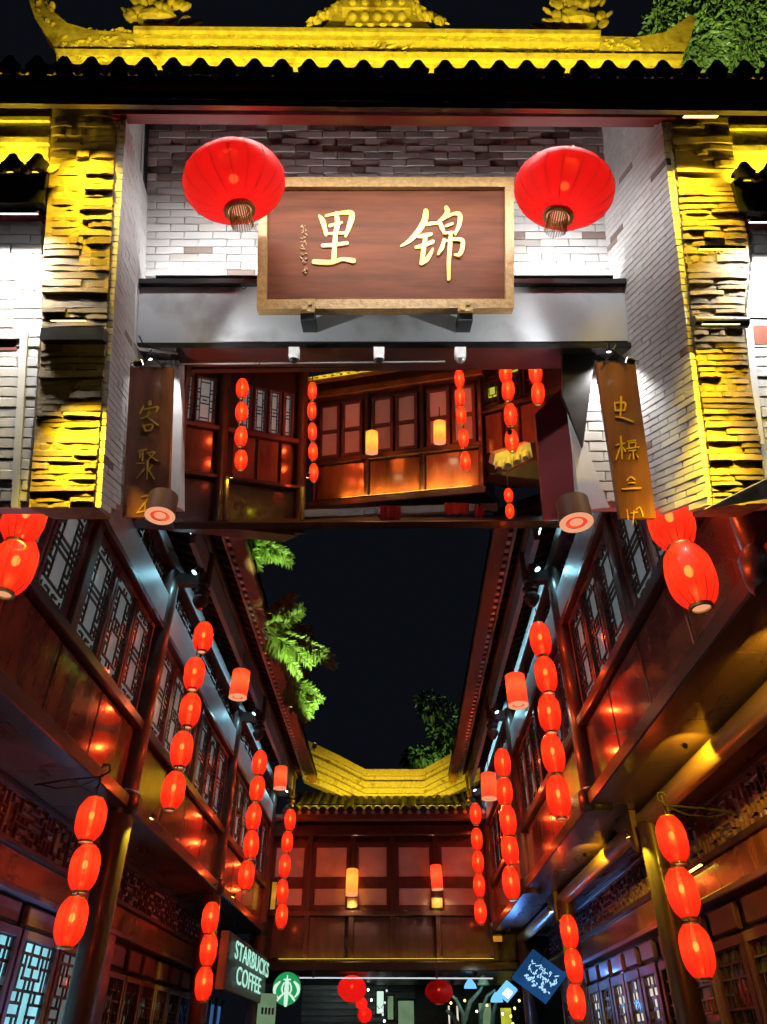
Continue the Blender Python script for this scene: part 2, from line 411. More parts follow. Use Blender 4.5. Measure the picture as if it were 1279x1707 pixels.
# ------------------------------------------------------------------ the two rows of houses along the alley
POSTS = (2.95, 6.9, 11.0, 15.1)
def house(side):
    left = side < 0
    X0 = -2.5 if left else 1.8
    fr = Fr((X0, 0, 0), (0,1,0), (0,0,1), (-side,0,0))
    dg = -.66 if left else -.95
    dp = .375 if left else .30         # eave purlin
    dE = .85 if left else .71          # eave edge
    t = thing('timber_house', ('dark timber house row along the left side of the alley' if left else
              'dark timber house row along the right side with a log beam under its overhang'), 'house', (X0, 9, 0))
    UA, UB = 2.75, 15.35
    # backing walls (dark), ground and upper
    part(t, 'wall', bx(fr, UA, UB, 3.47, 6.12, -3.2, -.13), M['wood'])
    part(t, 'wall', bx(fr, UA, UB, 0, 3.40, -3.2, dg-.12), M['wood'])
    # long members
    part(t, 'ledge_beam', bx(fr, UA, UB, 3.40, 3.52, -.10, .07, c=.01), M['woodL'])
    part(t, 'sill_beam', bx(fr, UA, UB, 4.13, 4.22, -.12, .055, c=.008), M['woodL'])
    part(t, 'lintel_beam', bx(fr, UA, UB, 5.28, 5.64, -.12, .045, c=.012), M['beam'])
    part(t, 'plate_beam', bx(fr, UA, UB, 5.96, 6.12, -.12, .06, c=.01), M['woodL'])
    part(t, 'beam_trim', bx(fr, UA, UB, 5.222, 5.277, -.1, .06, c=.006), M['woodL'])
    # soffit boards under the overhang
    k = 0; u = UA
    while u < UB-.1:
        w = min(1.02, UB-u)
        part(t, 'soffit_board', bx(fr, u+.004, u+w-.004, 3.425, 3.465, dg-.1, -.101), M['soffit']); u += w
    # posts and bays
    for i, pu in enumerate(POSTS):
        P = fr.p(pu, 0, -.02)
        if left: po = part(t, 'post', MB().tube([P, P+Vector((0,0,3.2)), P+Vector((0,0,5.97))], .118, 16), M['wood'], True)
        else:
            Q = fr.p(pu, 0, -.47); part(t, 'ground_post', MB().tube([Q, Q+Vector((0,0,3.28))], .11, 16), M['wood'], True)
            po = part(t, 'post', MB().tube([P+Vector((0,0,3.38)), P+Vector((0,0,5.97))], .118, 16), M['wood'], True)
        part(po, 'post_collar', MB().tube([P+Vector((0,0,3.36)), P+Vector((0,0,3.40)), P+Vector((0,0,3.54)), P+Vector((0,0,3.57))], [.125,.15,.15,.125], 16), M['black'], True)
    for i in range(3):
        a, b = POSTS[i]+.13, POSTS[i+1]-.13
        n = 4; w = (b-a)/n
        for j in range(n):
            u0 = a+j*w
            part(t, 'panel', bx(fr, u0+.012, u0+w-.012, 3.535, 4.115, -.06, -.012, c=.008), M['lacquer'])
        part(t, 'panel_backing', bx(fr, a, b, 3.52, 4.13, -.1, -.062), M['wood'])
        # two groups of three leaves
        mid = (a+b)/2
        part(t, 'mullion', bx(fr, mid-.06, mid+.06, 4.22, 5.222, -.09, .04, c=.008), M['wood'])
        for (g0, g1) in ((a+.05, mid-.065), (mid+.065, b-.05)):
            lw = (g1-g0)/3
            for j in range(3):
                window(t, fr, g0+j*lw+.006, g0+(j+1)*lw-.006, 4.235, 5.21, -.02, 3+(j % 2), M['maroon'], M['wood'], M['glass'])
        part(t, 'frieze', lattice(fr, a, b, 5.67, 5.95, -.06, 44, 4, 21+i, .016, (), .55, .03), M['wood'])
    # eave: purlin, rafters, boards
    u0, u1 = 6.25, 15.35
    vE = 6.18 if left else 6.17; sl = .42
    rz = lambda d: vE + (dE-d)*sl
    vp = rz(dp) - .12
    part(t, 'eave_purlin', MB().tube([fr.p(u0, vp, dp), fr.p(u1, vp, dp)], .075, 14), M['woodL'], True)
    part(t, 'purlin_board', bx(fr, u0, u1, 5.925, vp-.085, dp-.03, dp+.03, c=.006), M['beam'])
    roof = part(t, 'roof', MB().hexa([fr.p(u0, rz(-3)+.07, -3), fr.p(u1, rz(-3)+.07, -3), fr.p(u1, rz(dE)+.07, dE), fr.p(u0, rz(dE)+.07, dE),
                                      fr.p(u0, rz(-3)+.16, -3), fr.p(u1, rz(-3)+.16, -3), fr.p(u1, rz(dE)+.16, dE), fr.p(u0, rz(dE)+.16, dE)]
                                     if True else []), M['tile'])
    rm = MB(); d0, d1 = -.25, dE-.19
    rm.hexa([fr.p(-.035, rz(d0), d0), fr.p(.035, rz(d0), d0), fr.p(.035, rz(d1), d1), fr.p(-.035, rz(d1), d1),
             fr.p(-.035, rz(d0)+.07, d0), fr.p(.035, rz(d0)+.07, d0), fr.p(.035, rz(d1)+.07, d1), fr.p(-.035, rz(d1)+.07, d1)])
    rme = mesh_of(rm, 'rafter', M['rafter'])
    u = u0+.1
    while u < u1:
        piece(roof, 'rafter', rme, Matrix.Translation((0, u, 0))); u += .2
    part(roof, 'fascia_board', bx(fr, u0, u1, vE-.03, vE+.16, dE-.155, dE, c=.01), M['fascia'])
    part(roof, 'eave_trim', bx(fr, u0, u1, vE+.03, vE+.075, dE-.215, dE-.158, c=.004), M['black'])
    part(roof, 'gutter_line', MB().tube([fr.p(u0, vE+.055, dE-.25), fr.p(u1, vE+.055, dE-.25)], .022, 10), M['trim'], True)
    bl = MB().box(fr, 0, .075, vE+.0, vE+.028, dE-.212, dE-.162); ble = mesh_of(bl, 'eave_block', M['trim'])
    u = u0+.05
    while u < u1-.1:
        piece(roof, 'eave_block', ble, Matrix.Translation((0, u, 0))); u += .16
    # hanging posts with turned knobs
    for pu in POSTS[1:]:
        P = fr.p(pu, 0, dp)
        prof = [(.0, 5.50), (.035, 5.505), (.06, 5.54), (.085, 5.58), (.09, 5.62), (.06, 5.655), (.05, 5.67), (.085, 5.69), (.09, 5.72), (.06, 5.75), (.055, 5.78), (.075, 5.80), (.075, 6.2), (0, 6.2)]
        hp = part(t, 'hanging_post', MB().lathe(prof, 16, (P.x, P.y, 0)), M['wood'], True)
        part(hp, 'tie_beam', bx(fr, pu-.05, pu+.05, 5.80, 5.94, .07, dp-.05, c=.006), M['wood'])
        for s in (-1, 1):      # carved bracket wings on the purlin board
            part(hp, 'bracket_wing', MB().prism([fr.p(pu+s*.075, 6.02 if False else vp-.2, dp-.02), fr.p(pu+s*.42, vp-.2, dp-.02), fr.p(pu+s*.30, vp-.26, dp-.02), fr.p(pu+s*.2, vp-.29, dp-.02), fr.p(pu+s*.12, vp-.40, dp-.02), fr.p(pu+s*.075, vp-.43, dp-.02)], fr.n*.04), M['wood'])
    # ---- ground floor
    gd = dg
    part(t, 'frieze_rail', bx(fr, UA, UB, 3.375, 3.424, gd-.1, gd+.03, c=.006), M['woodL'])
    part(t, 'frieze_rail', bx(fr, UA, UB, 2.98, 3.03, gd-.1, gd+.03, c=.006), M['woodL'])
    part(t, 'header_board', bx(fr, UA, UB, 2.735, 2.979, gd-.1, gd-.01, c=.006), M['lacquer'])
    part(t, 'header_rail', bx(fr, UA, UB, 2.68, 2.734, gd-.1, gd+.035, c=.008), M['purple'])
    for (a, b, sd) in ((UA+.1, 6.0, 31), (6.02, 9.15, 32), (9.2, 12.4, 33), (12.42, UB, 34)):
        part(t, 'frieze', lattice(fr, a, b, 3.035, 3.37, gd-.04, int((b-a)/.085), 5, sd, .02, (), .52, .035), M['purple'])
    part(t, 'frieze_backing', bx(fr, UA, UB, 3.03, 3.375, gd-.1, gd-.075), M['curtain'])
    if left:
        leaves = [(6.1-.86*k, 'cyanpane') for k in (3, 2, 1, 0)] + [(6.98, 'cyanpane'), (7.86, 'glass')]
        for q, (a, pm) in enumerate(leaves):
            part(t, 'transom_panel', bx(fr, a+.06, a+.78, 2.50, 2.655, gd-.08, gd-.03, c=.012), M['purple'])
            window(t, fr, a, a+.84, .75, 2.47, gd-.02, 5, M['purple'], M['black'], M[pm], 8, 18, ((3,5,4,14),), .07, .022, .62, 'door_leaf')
        part(t, 'jamb', bx(fr, 8.72, 9.2, 0, 2.68, gd-.1, gd+.04, c=.01), M['purple'])
        a = 9.3
        for q in range(7):
            part(t, 'transom_panel', bx(fr, a+.07, a+.55, 2.42, 2.63, gd-.08, gd-.03, c=.014), M['purple'])
            window(t, fr, a, a+.62, .6, 2.36, gd-.02, 8+q % 2, M['purple'], M['maroon'], M['dglass'], 6, 16, ((2,4,0,8),), .055, .014, .55, 'door_leaf')
            a += .66
        part(t, 'shop_window', bx(fr, 13.0, 15.3, 1.0, 2.3, gd+.05, gd+.07), M['bluewin'])
        for uu in (13.0, 13.55, 14.1, 14.65, 15.2): part(t, 'shop_mullion', bx(fr, uu, uu+.07, .6, 2.4, gd+.07, gd+.12, c=.006), M['black'])
    else:
        a = UA+.1
        for q in range(8):
            part(t, 'transom_panel', bx(fr, a+.08, a+.66, 2.44, 2.64, gd-.08, gd-.03, c=.014), M['maroon'])
            window(t, fr, a, a+.74, .6, 2.40, gd-.02, 12+q % 2, M['maroon'], M['wood'], M['dglass'], 6, 16, ((2,4,1,8),), .075, .016, .55, 'door_leaf')
            a += .78
        a = 9.15
        for q in range(8):
            part(t, 'transom_panel', bx(fr, a+.08, a+.58, 2.46, 2.64, gd-.08, gd-.03, c=.014), M['purple'])
            window(t, fr, a, a+.64, .6, 2.42, gd-.02, 15+q % 2, M['maroon'], M['wood'], M['warmpane' if q in (0,1,2,4) else 'dglass'], 6, 16, ((2,4,3,11),), .1, .03, .6, 'door_leaf')
            a += .70
        # log beam under the overhang
        part(t, 'log_beam', MB().tube([fr.p(UA, 3.33, -.47), fr.p(UB, 3.33, -.47)], .085, 14), M['logwood'], True)
        for pu in POSTS[:3]:
            part(t, 'log_bracket', MB().prism([fr.p(pu+.12, 3.42, -.40), fr.p(pu+.75, 3.42, -.40), fr.p(pu+.55, 3.30, -.40), fr.p(pu+.28, 3.24, -.40), fr.p(pu+.2, 3.1, -.40), fr.p(pu+.12, 3.06, -.40)], fr.n*.06), M['fascia'])
    # skirting
    part(t, 'plinth', bx(fr, UA, UB, 0, .35, gd-.1, gd+.05, c=.01), M['paving'])
    return t, fr
HL, FL = house(-1)
HR, FRR = house(1)

# cool floodlights on the hanging posts, washing the pale lintel beams
for fr, nm, dp in ((FL, 'left', .375), (FRR, 'right', .30)):
    for pu, w in zip(POSTS[1:], ('nearest', 'second', 'farthest')):
        flood('eave_spotlight', f'small cool floodlight under the {nm} eave beside the {w} hanging post', fr.p(pu-.18, 5.86, dp-.07), fr.p(pu-.32, 5.35, 0),
              CYA, 8, M['ledc'], group='eave floodlights', r=.04, angle=150, blend=.6)
for fr, nm, dp in ((FL, 'left', .375), (FRR, 'right', .30)):
    for k in range(3):
        a, b = max(3.3, POSTS[k]+.35), POSTS[k+1]-.35
        led_bar('eave_strip_light', ('near', 'middle', 'far')[k] + f' cool strip light hidden behind the {nm} eave purlin', fr.p(a, 6.2, dp-.10), fr.p(b, 6.2, dp-.10), -fr.n*.9+Vector((0,0,-1)), CYA, 6.5, M['ledc'], group='eave strip lights', w=.03)
# small yellow lamps at the collars of the posts, under the overhang
for fr, nm in ((FL, 'left'), (FRR, 'right')):
    for pu, w in zip(POSTS[1:3], ('nearer', 'farther')):
        flood('post_lamp', f'small yellow lamp under the overhang at the {w} post of the {nm} house', fr.p(pu+(.10 if nm == 'left' else -.05), 3.36 if nm == 'left' else 3.15, .24 if nm == 'left' else -.24), fr.p(pu+.02, 2.85 if nm == 'left' else 2.6, .05 if nm == 'left' else -.42), (.90,.85,.03), 70, M['ledy'],
              group='yellow post lamps', r=.022, angle=85)
for uu, w_ in ((3.3, 'nearest'), (4.9, 'second'), (8.2, 'third')):
    flood('beam_lamp', f'{w_} tiny yellow lamp beside the log beam under the right overhang', FRR.p(uu, 3.28, -.16), FRR.p(uu+.7, 3.33, -.50), (1,.6,.03), 70, M['ledy'], r=.018, angle=85, group='log beam lamps')
flood('blue_lamp', 'small blue floodlight under the far end of the right overhang', FRR.p(14.2, 2.7, -.2), FRR.p(13.6, 3.4, -.1), BLU, 60, M['bluelamp'], r=.05, angle=150)
flood('blue_lamp', 'small blue floodlight at the foot of the near left post', FL.p(7.6, 1.3, -.35), FL.p(7.0, 2.2, -.1), (.2,.5,1), 90, M['bluelamp'], r=.04, angle=120)
led_bar('light_strip', 'thin yellow strip light below the fretwork of the right house', FRR.p(7.05, 2.965, -.90), FRR.p(8.2, 2.965, -.90), (-.5,0,-1), YEL, 2, M['ledy'])

# ------------------------------------------------------------------ house closing the alley
EY = 15.5
ef = Fr((0, EY, 0), (1,0,0), (0,0,1), (0,-1,0))
def E(px, py): q = onY(px, py, EY); return q.x, q.z
te = thing('timber_house', 'timber house bridging the far end of the alley with a yellow lit roof', 'house', (-.35, EY, 0))
xl, zb = E(438, 1603); xr, _ = E(850, 1603); _, zt = E(640, 1392)
part(te, 'wall', bx(ef, xl-.3, xr+.3, zb, zt+.3, -3.0, -.14), M['wood'])
part(te, 'floor_beam', bx(ef, xl-.3, xr+.3, zb-.16, zb-.001, -3, .06, c=.02), M['black'])
part(te, 'top_beam', bx(ef, xl, xr, zt-.02, zt+.2, -.12, .05, c=.015), M['woodL'])
part(te, 'purlin', MB().tube([Vector((xl, EY-.30, zt+.26)), Vector((xr, EY-.30, zt+.26))], .07, 12), M['fascia'], True)
zs = E(640, 1524)[1]
part(te, 'sill_beam', bx(ef, xl, xr, zs-.03, zs+.06, -.12, .05, c=.008), M['woodL'])
cols = [E(px, 1470)[0] for px in (447, 515, 587, 655, 728, 815)]
ztop = E(640, 1404)[1]
for i in range(5):
    a, b = cols[i], cols[i+1]
    f = part(te, 'window', ring(ef, a+.03, b-.03, zs+.065, ztop, .09, -.08, .0), M['maroon'])
    cx_ = (a+b)/2; zm = (E(640,1471)[1])
    part(f, 'cross_bar', bx(ef, a+.12, b-.12, zm-.10, zm+.10, -.08, -.004, c=.006), M['maroon'])
    part(f, 'upper_pane', bx(ef, a+.12, b-.12, zm+.10, ztop-.09, -.07, -.03), M['curtain'])
    part(f, 'lower_pane', bx(ef, a+.12, b-.12, zs+.155, zm-.10, -.07, -.03), M['curtain'])
for px in (447, 515, 587, 655, 728, 818):
    x = E(px, 1470)[0]
    part(te, 'post', bx(ef, x-.05, x+.05, zb, zt, -.1, .03, c=.008), M['wood'])
jx = [E(px, 1560)[0] for px in (447, 580, 728, 835)]
for a, b in zip(jx[:-1], jx[1:]):
    part(te, 'panel', bx(ef, a+.06, b-.06, zb+.05, zs-.035, -.1, -.02, c=.01), M['wood'])
led_bar('light_strip', 'warm strip light along the foot of the far house panels', Vector((xl+.3, EY-.09, zb+.03)), Vector((xr-.3, EY-.09, zb+.03)), (0,.35,1), (1,.5,.1), 2.5, M['ledy'], w=.01)
# roof with tile rolls and a yellow parapet of stacked courses
ze = onY(640, 1352, EY-.65).z
e0 = Vector((0, EY-.65, ze)); rl = 1.5; rise = .75
rmb = MB(); xa, xb = -2.25, 1.95
rmb.hexa([Vector((xa, e0.y, ze-.03)), Vector((xb, e0.y, ze-.03)), Vector((xb, e0.y+rl, ze+rise-.03)), Vector((xa, e0.y+rl, ze+rise-.03)),
          Vector((xa, e0.y, ze)), Vector((xb, e0.y, ze)), Vector((xb, e0.y+rl, ze+rise)), Vector((xa, e0.y+rl, ze+rise))])
ro = part(te, 'roof', rmb, M['tile'])
part(ro, 'fascia_board', bx(Fr(e0, (1,0,0), (0,0,1), (0,-1,0)), xa, xb, -.14, -.035, -.06, -.02), M['fascia'])
rup = Vector((0, -rise, rl)).normalized()
tme = mesh_of(MB().halftube((0,0,0), (0, rl, rise), rup, .062, 8, .014), 'tile', M['tile'], True)
cme = mesh_of(MB().tube([(0,-.02,.02), (0,.012,.02)], .068, 12), 'tile_end', M['tile'])
dme = mesh_of(MB().prism([(-.05,-.012,.01), (.05,-.012,.01), (.045,-.012,-.03), (0,-.012,-.065), (-.045,-.012,-.03)], (0,.015,0)), 'drip_tile', M['plaster'])
x = xa+.08
while x < xb:
    piece(ro, 'tile', tme, Matrix.Translation((x, e0.y, ze+.0)))
    piece(ro, 'tile_end', cme, Matrix.Translation((x, e0.y, ze)))
    piece(ro, 'drip_tile', dme, Matrix.Translation((x+.09, e0.y, ze))); x += .18
# parapet: courses follow a line that rises to both sides
PY = EY-.65+rl*.72
top = [(505,1232), (560,1258), (610,1284), (705,1284), (770,1248), (800,1232)]
bot = [(505,1298), (560,1322), (606,1344), (707,1344), (765,1318), (800,1300)]
tp = [onY(a, b, PY) for a, b in top]; bp_ = [onY(a, b, PY) for a, b in bot]
NC = 6
pw = thing('parapet_wall', 'yellow lit plaster parapet of stacked courses above the far roof', 'wall', (-.3, PY, ze+.5))
for k in range(NC):
    f0, f1 = k/NC, (k+1)/NC-.018
    yo = (.0, .07, .02, .09, .03, .12)[k]
    for s in range(5):
        a0 = bp_[s].lerp(tp[s], f0); a1 = bp_[s].lerp(tp[s], f1); b0 = bp_[s+1].lerp(tp[s+1], f0); b1 = bp_[s+1].lerp(tp[s+1], f1)
        part(pw, 'course', MB().prism([a0-Vector((0,yo,0)), b0-Vector((0,yo,0)), b1-Vector((0,yo,0)), a1-Vector((0,yo,0))], (0,.35+yo,0)), M['plaster'])
part(pw, 'course_backing', MB().prism([bp_[0]-Vector((0,0,.4)), bp_[2]-Vector((0,0,.4)), bp_[3]-Vector((0,0,.4)), bp_[5]-Vector((0,0,.4)), tp[5]-Vector((0,0,.03)), tp[3]-Vector((0,0,.03)), tp[2]-Vector((0,0,.03)), tp[0]-Vector((0,0,.03))], (0,.3,0)) if False else
     MB().prism([bp_[2]-Vector((0,-.02,.3)), bp_[3]-Vector((0,-.02,.3)), bp_[3]-Vector((0,-.02,.02)), bp_[2]-Vector((0,-.02,.02))], (0,.3,0)), M['plaster'])
for k, xx in enumerate((-1.5, -.35, .85)):
    led_bar('roof_light', ('left', 'middle', 'right')[k] + ' yellow strip light lying on the far roof behind its tile ends', Vector((xx-.45, e0.y+.12, ze+.16)), Vector((xx+.45, e0.y+.12, ze+.16)), (0,1,.55), YEL, 15, M['ledy'], group='roof lights')
# yellow lamplight on the corner posts, imitated by small glowing boxes
for (px, y0, y1, sid) in ((457,1470,1518,'left'), (824,1446,1478,'upper right'), (828,1532,1572,'lower right')):
    a = onY(px-7, y1, EY-.2); b = onY(px+7, y0, EY-.2)
    tt = thing('lit_post_glow', f'amber glowing box imitating a lit post at the {sid} corner of the far house', 'lamp', (a+b)/2, group='corner post glows')
    part(tt, 'glass', MB().box(WF, a.x+.01, b.x-.01, a.z+.012, b.z-.012, -a.y, -a.y+.06, .008), emat('amber_glass_'+sid.replace(' ', '_'), (1,.42,.03), .55, .3, 6))
    part(tt, 'frame', ring(WF, a.x, b.x, a.z, b.z, .014, -a.y-.01, -a.y+.066, .003), M['black'])

# ------------------------------------------------------------------ the gate (leaning space)
DG, DB = 3.20, 3.86
def lerpk(tab, y):      # piecewise-linear table [(y, x), ...]
    if y <= tab[0][0]: return tab[0][1]
    for (a, b), (c, d) in zip(tab[:-1], tab[1:]):
        if y <= c: return b + (d-b)*(y-a)/(c-a)
    return tab[-1][1]
def upoly(pts, Y, th): return MB().prism([U(a, b, Y) for a, b in pts], (0, th, 0))
def ubox(x0, y0, x1, y1, Y, th):      # image-style rectangle (x0,y0 top left, x1,y1 bottom right), square in space
    a = U(x0, y1, Y); b = U(x1, y0, Y)
    return MB().box(WF, a.x, b.x, a.z, b.z, -Y-th, -Y)
# irregular unit stones / bricks, shared
def rock(seed, j, c=.06):
    r = random.Random(seed); mb = MB(); v = []
    ny = 5
    for k in range(ny):
        x = -.5 + k/(ny-1)
        e = 1 if 0 < k < ny-1 else .8
        t, b = .5-r.random()*j, -.5+r.random()*j
        f = (.5 - r.random()*.12) * (e if k in (0, ny-1) else 1)
        v += [(x, .5, b), (x, .5, t), (x, -f+.05, t), (x, -f, t*.88), (x, -f, b*.88), (x, -f+.05, b)]
    fs = []
    for k in range(ny-1):
        for i in range(6):
            i2 = (i+1) % 6; fs.append((k*6+i, k*6+i2, k*6+6+i2, k*6+6+i))
    fs.append(tuple(range(5,-1,-1))); fs.append(tuple((ny-1)*6+i for i in range(6)))
    return MB().add(v, fs)
STONES = [mesh_of(rock(s, .13), 'stone', M['stone']) for s in range(9)]
def brickmesh(mat, seed):
    r = random.Random(seed); o = MB()
    f = Fr((0,0,0), (1,0,0), (0,0,1), (0,-1,0)); o.box(f, -.5, .5, -.5, .5, -.5, .5, .05)
    o.v = [q + Vector((r.uniform(-.012,.012), 0, r.uniform(-.05,.05))) for q in o.v]
    return mesh_of(o, 'brick', mat)
BRICKS = [brickmesh(M['brick'], s) for s in range(4)]; MBRICKS = [brickmesh(M['mauvebrick'], s) for s in range(4)]; DBRICKS = [brickmesh(M['darkbrick'], s) for s in range(3)]

gate = thing('memorial_gate', 'brick memorial gate with stone pillars, steel lintel and yellow lit ridge leaning over the alley', 'gate', U(640, 500, DG), MU)
# --- stone pillars
def stone_pillar(lt, rt, y0, y1, seed):
    r = random.Random(seed)
    pts = [(lerpk(lt, y)+2, y) for y in range(int(y1), int(y0)-1, -40)]
    left = [(lerpk(lt, y)+2, y) for y in [y1] + [k[0] for k in lt[::-1] if y0 < k[0] < y1] + [y0]]
    right = [(lerpk(rt, y)-2, y) for y in [y0] + [k[0] for k in rt if y0 < k[0] < y1] + [y1]]
    core = part(gate, 'stone_pillar', MB().prism([U(a, b, DG+.009) for a, b in (left+right)][::-1], (0, .25, 0)), M['stone'])
    y = y1
    while y > y0+4:
        h = r.choice((8, 9, 10, 12, 14)); h = min(h, y-y0)
        xa, xb = lerpk(lt, y-h/2), lerpk(rt, y-h/2)
        n = r.choice((1, 2, 2, 2, 3)); cuts = sorted([0, 1] + [min(.8, max(.2, (k+1)/n + r.uniform(-.16,.16))) for k in range(n-1)])
        for c0, c1 in zip(cuts[:-1], cuts[1:]):
            a = U(xa+(xb-xa)*c0+1, y-.5, DG); b = U(xa+(xb-xa)*c1-1, y-h+1, DG)
            dpt = .06; off = r.choice((-.012, -.008, -.004, -.001, .002, .004))
            if r.random() < .10: off = .010
            Mx = Matrix.Translation(((a.x+b.x)/2, DG+off+dpt/2, (a.z+b.z)/2)) @ Matrix.Rotation(r.uniform(-.03,.03), 4, 'Y') @ Matrix.Diagonal((abs(b.x-a.x), dpt, abs(b.z-a.z)*1.02, 1))
            piece(core, 'stone', STONES[r.randrange(9)], Mx)
        y -= h
    return core
LPL = [(160,86), (300,80), (430,70), (560,68), (700,58), (850,46)]; LPR = [(160,197), (400,186), (600,176), (850,156)]
RPL = [(180,1116), (400,1140), (560,1158), (700,1175), (850,1192)]; RPR = [(180,1212), (410,1250), (545,1241), (620,1252), (850,1284)]
stone_pillar(LPL, LPR, 172, 846, 3); stone_pillar(RPL, RPR, 186, 842, 5)
# --- white brick reveals between front and back
def line_at(P, Q, z): return P + (Q-P)*((z-P.z)/(Q.z-P.z))
def reveal(fp, bp, seed, ncross, inner):
    """fp/bp: (top, bottom) pixel points of the front and back edge"""
    r = random.Random(seed)
    F0, F1 = U(*fp[0], DG+.02), U(*fp[1], DG+.02); B0, B1 = U(*bp[0], DB), U(*bp[1], DB)
    wl = part(gate, 'reveal_wall', MB().hexa([F1, B1, B1+Vector((inner*-.02,0,0)), F1+Vector((inner*-.02,0,0)), F0, B0, B0+Vector((inner*-.02,0,0)), F0+Vector((inner*-.02,0,0))]), M['mortar'])
    zb, zt = max(F1.z, B1.z*0+F1.z), F0.z; h = .036; z = zb
    k = 0
    while z < zt-.01:
        a = line_at(F0, F1, z+h/2); b = line_at(B0, B1, z+h/2); L = (b-a).length; u = (b-a).normalized()
        n = Vector((u.y, -u.x, 0)) * inner * 1.0
        if n.x*inner < 0: n = -n
        # near the foot the courses start further in, where the slanted base has risen enough
        s = 0.0 if k % 2 == 0 else -.075
        s0 = 0 if True else 0
        while s < L-.01:
            e = min(s+.15, L); s1 = max(s, 0)
            c = a + u*((s1+e)/2) + n*.012
            if (z+h/2) >= .236*(c.y)-.01:
                R = Matrix(((u.x, -n.x, 0, c.x), (u.y, -n.y, 0, c.y), (u.z, -n.z, 1, z+h/2), (0,0,0,1)))
                ms = BRICKS[r.randrange(4)] if r.random() > .03 else DBRICKS[r.randrange(3)]
                piece(wl, 'brick', ms, R @ Matrix.Diagonal((max(.01, e-s1-.004), .03 + r.choice((0,0,0,.003)), h-.004, 1)))
            s = e
        z += h; k += 1
    return wl
reveal(((202,196), (158,846)), ((243,200), (226,846)), 11, 1, 1)
reveal(((1110,200), (1190,842)), ((1000,205), (1052,846)), 12, 1, -1)
# --- back wall above the lintel
def brick_field(core, xt_l, xt_r, y0, y1, Y, bw, bh, seed, pick, jit=.004, trim=True):
    r = random.Random(seed); zt = U(640, y0, Y).z; zb = U(640, y1, Y).z
    z = zb; k = 0
    while z < zt-.012:
        h = min(bh, zt-z)
        yy = y1 + (y0-y1)*(z+h/2-zb)/(zt-zb)
        xa, xb = U(xt_l(yy), yy, Y).x, U(xt_r(yy), yy, Y).x
        x = xa - (bw/2 if k % 2 else 0)
        while x < xb-.01:
            x0 = max(x, xa); x1 = min(x+bw, xb)
            if x1-x0 > .02:
                d = .045; off = r.uniform(-jit, jit)
                piece(core, 'brick', pick(r, (x0+x1)/2, z+h/2, yy), Matrix.Translation(((x0+x1)/2, Y+off+d/2-.02, z+h/2)) @ Matrix.Diagonal((x1-x0-.005, d, h-.005, 1)))
            x += bw
        z += h; k += 1
bwall = part(gate, 'back_wall', upoly([(236,466), (1040,466), (1002,196), (242,196)], DB+.012, .16), M['mortar'])
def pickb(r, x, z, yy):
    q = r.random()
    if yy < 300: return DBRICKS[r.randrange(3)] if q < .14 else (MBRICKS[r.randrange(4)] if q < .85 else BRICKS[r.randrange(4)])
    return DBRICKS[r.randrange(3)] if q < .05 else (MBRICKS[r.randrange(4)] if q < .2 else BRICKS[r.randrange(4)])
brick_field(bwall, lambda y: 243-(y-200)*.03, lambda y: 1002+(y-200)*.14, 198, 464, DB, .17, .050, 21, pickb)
# lower strips of the back wall beside the passage
for (pl, pr, sd) in ((((226,846), (300,846), (300,580), (230,580)), (lambda y: 231-(y-580)*.015, lambda y: 300), 22), (((962,846), (1054,846), (1048,575), (945,575)), (lambda y: 948+(y-575)*.05, lambda y: 1048+(y-575)*.02), 23)):
    w_ = part(gate, 'back_wall', upoly(pl, DB+.012, .10), M['mortar'])
    brick_field(w_, pr[0], pr[1], 582, 838, DB, .16, .058, sd, lambda r, x, z, yy: BRICKS[r.randrange(4)] if r.random() > .08 else MBRICKS[r.randrange(4)])
# --- steel lintel
li = part(gate, 'lintel', upoly([(228,574), (1052,568), (1046,474), (232,474)], 3.70, .22), M['steel'])
part(li, 'top_flange', ubox(231, 464, 1044, 472, 3.66, .2), M['black'])
part(li, 'bottom_flange', ubox(228, 571, 1053, 580, 3.68, .2), M['black'])
part(li, 'soffit_channel', ubox(285, 578, 985, 602, 4.02, .08), M['black'])
part(li, 'soffit_beam', upoly([(300,616), (942,608), (946,590), (296,590)], 4.22, .06), M['black'])
part(li, 'conduit', MB().tube([U(305, 607, 3.66), U(640, 604, 3.66), U(742, 603, 3.66)], .005, 6), M['trim'])
part(li, 'conduit', MB().tube([U(226, 470, 3.62), U(224, 572, 3.62), U(232, 582, 3.66), U(296, 588, 3.75)], .009, 6), M['paint'])
part(li, 'cable', MB().tube([U(232, 560, 3.68), U(238, 572, 3.66), U(260, 578, 3.66), U(298, 579, 3.68)], .005, 6), M['black'])
part(gate, 'downpipe', MB().tube([U(246, 200, DB-.05), U(236, 462, DB-.05)], .012, 8), M['black'])
part(gate, 'downpipe', MB().tube([U(239, 200, DB-.08), U(229, 462, DB-.08)], .007, 8), M['paint'])
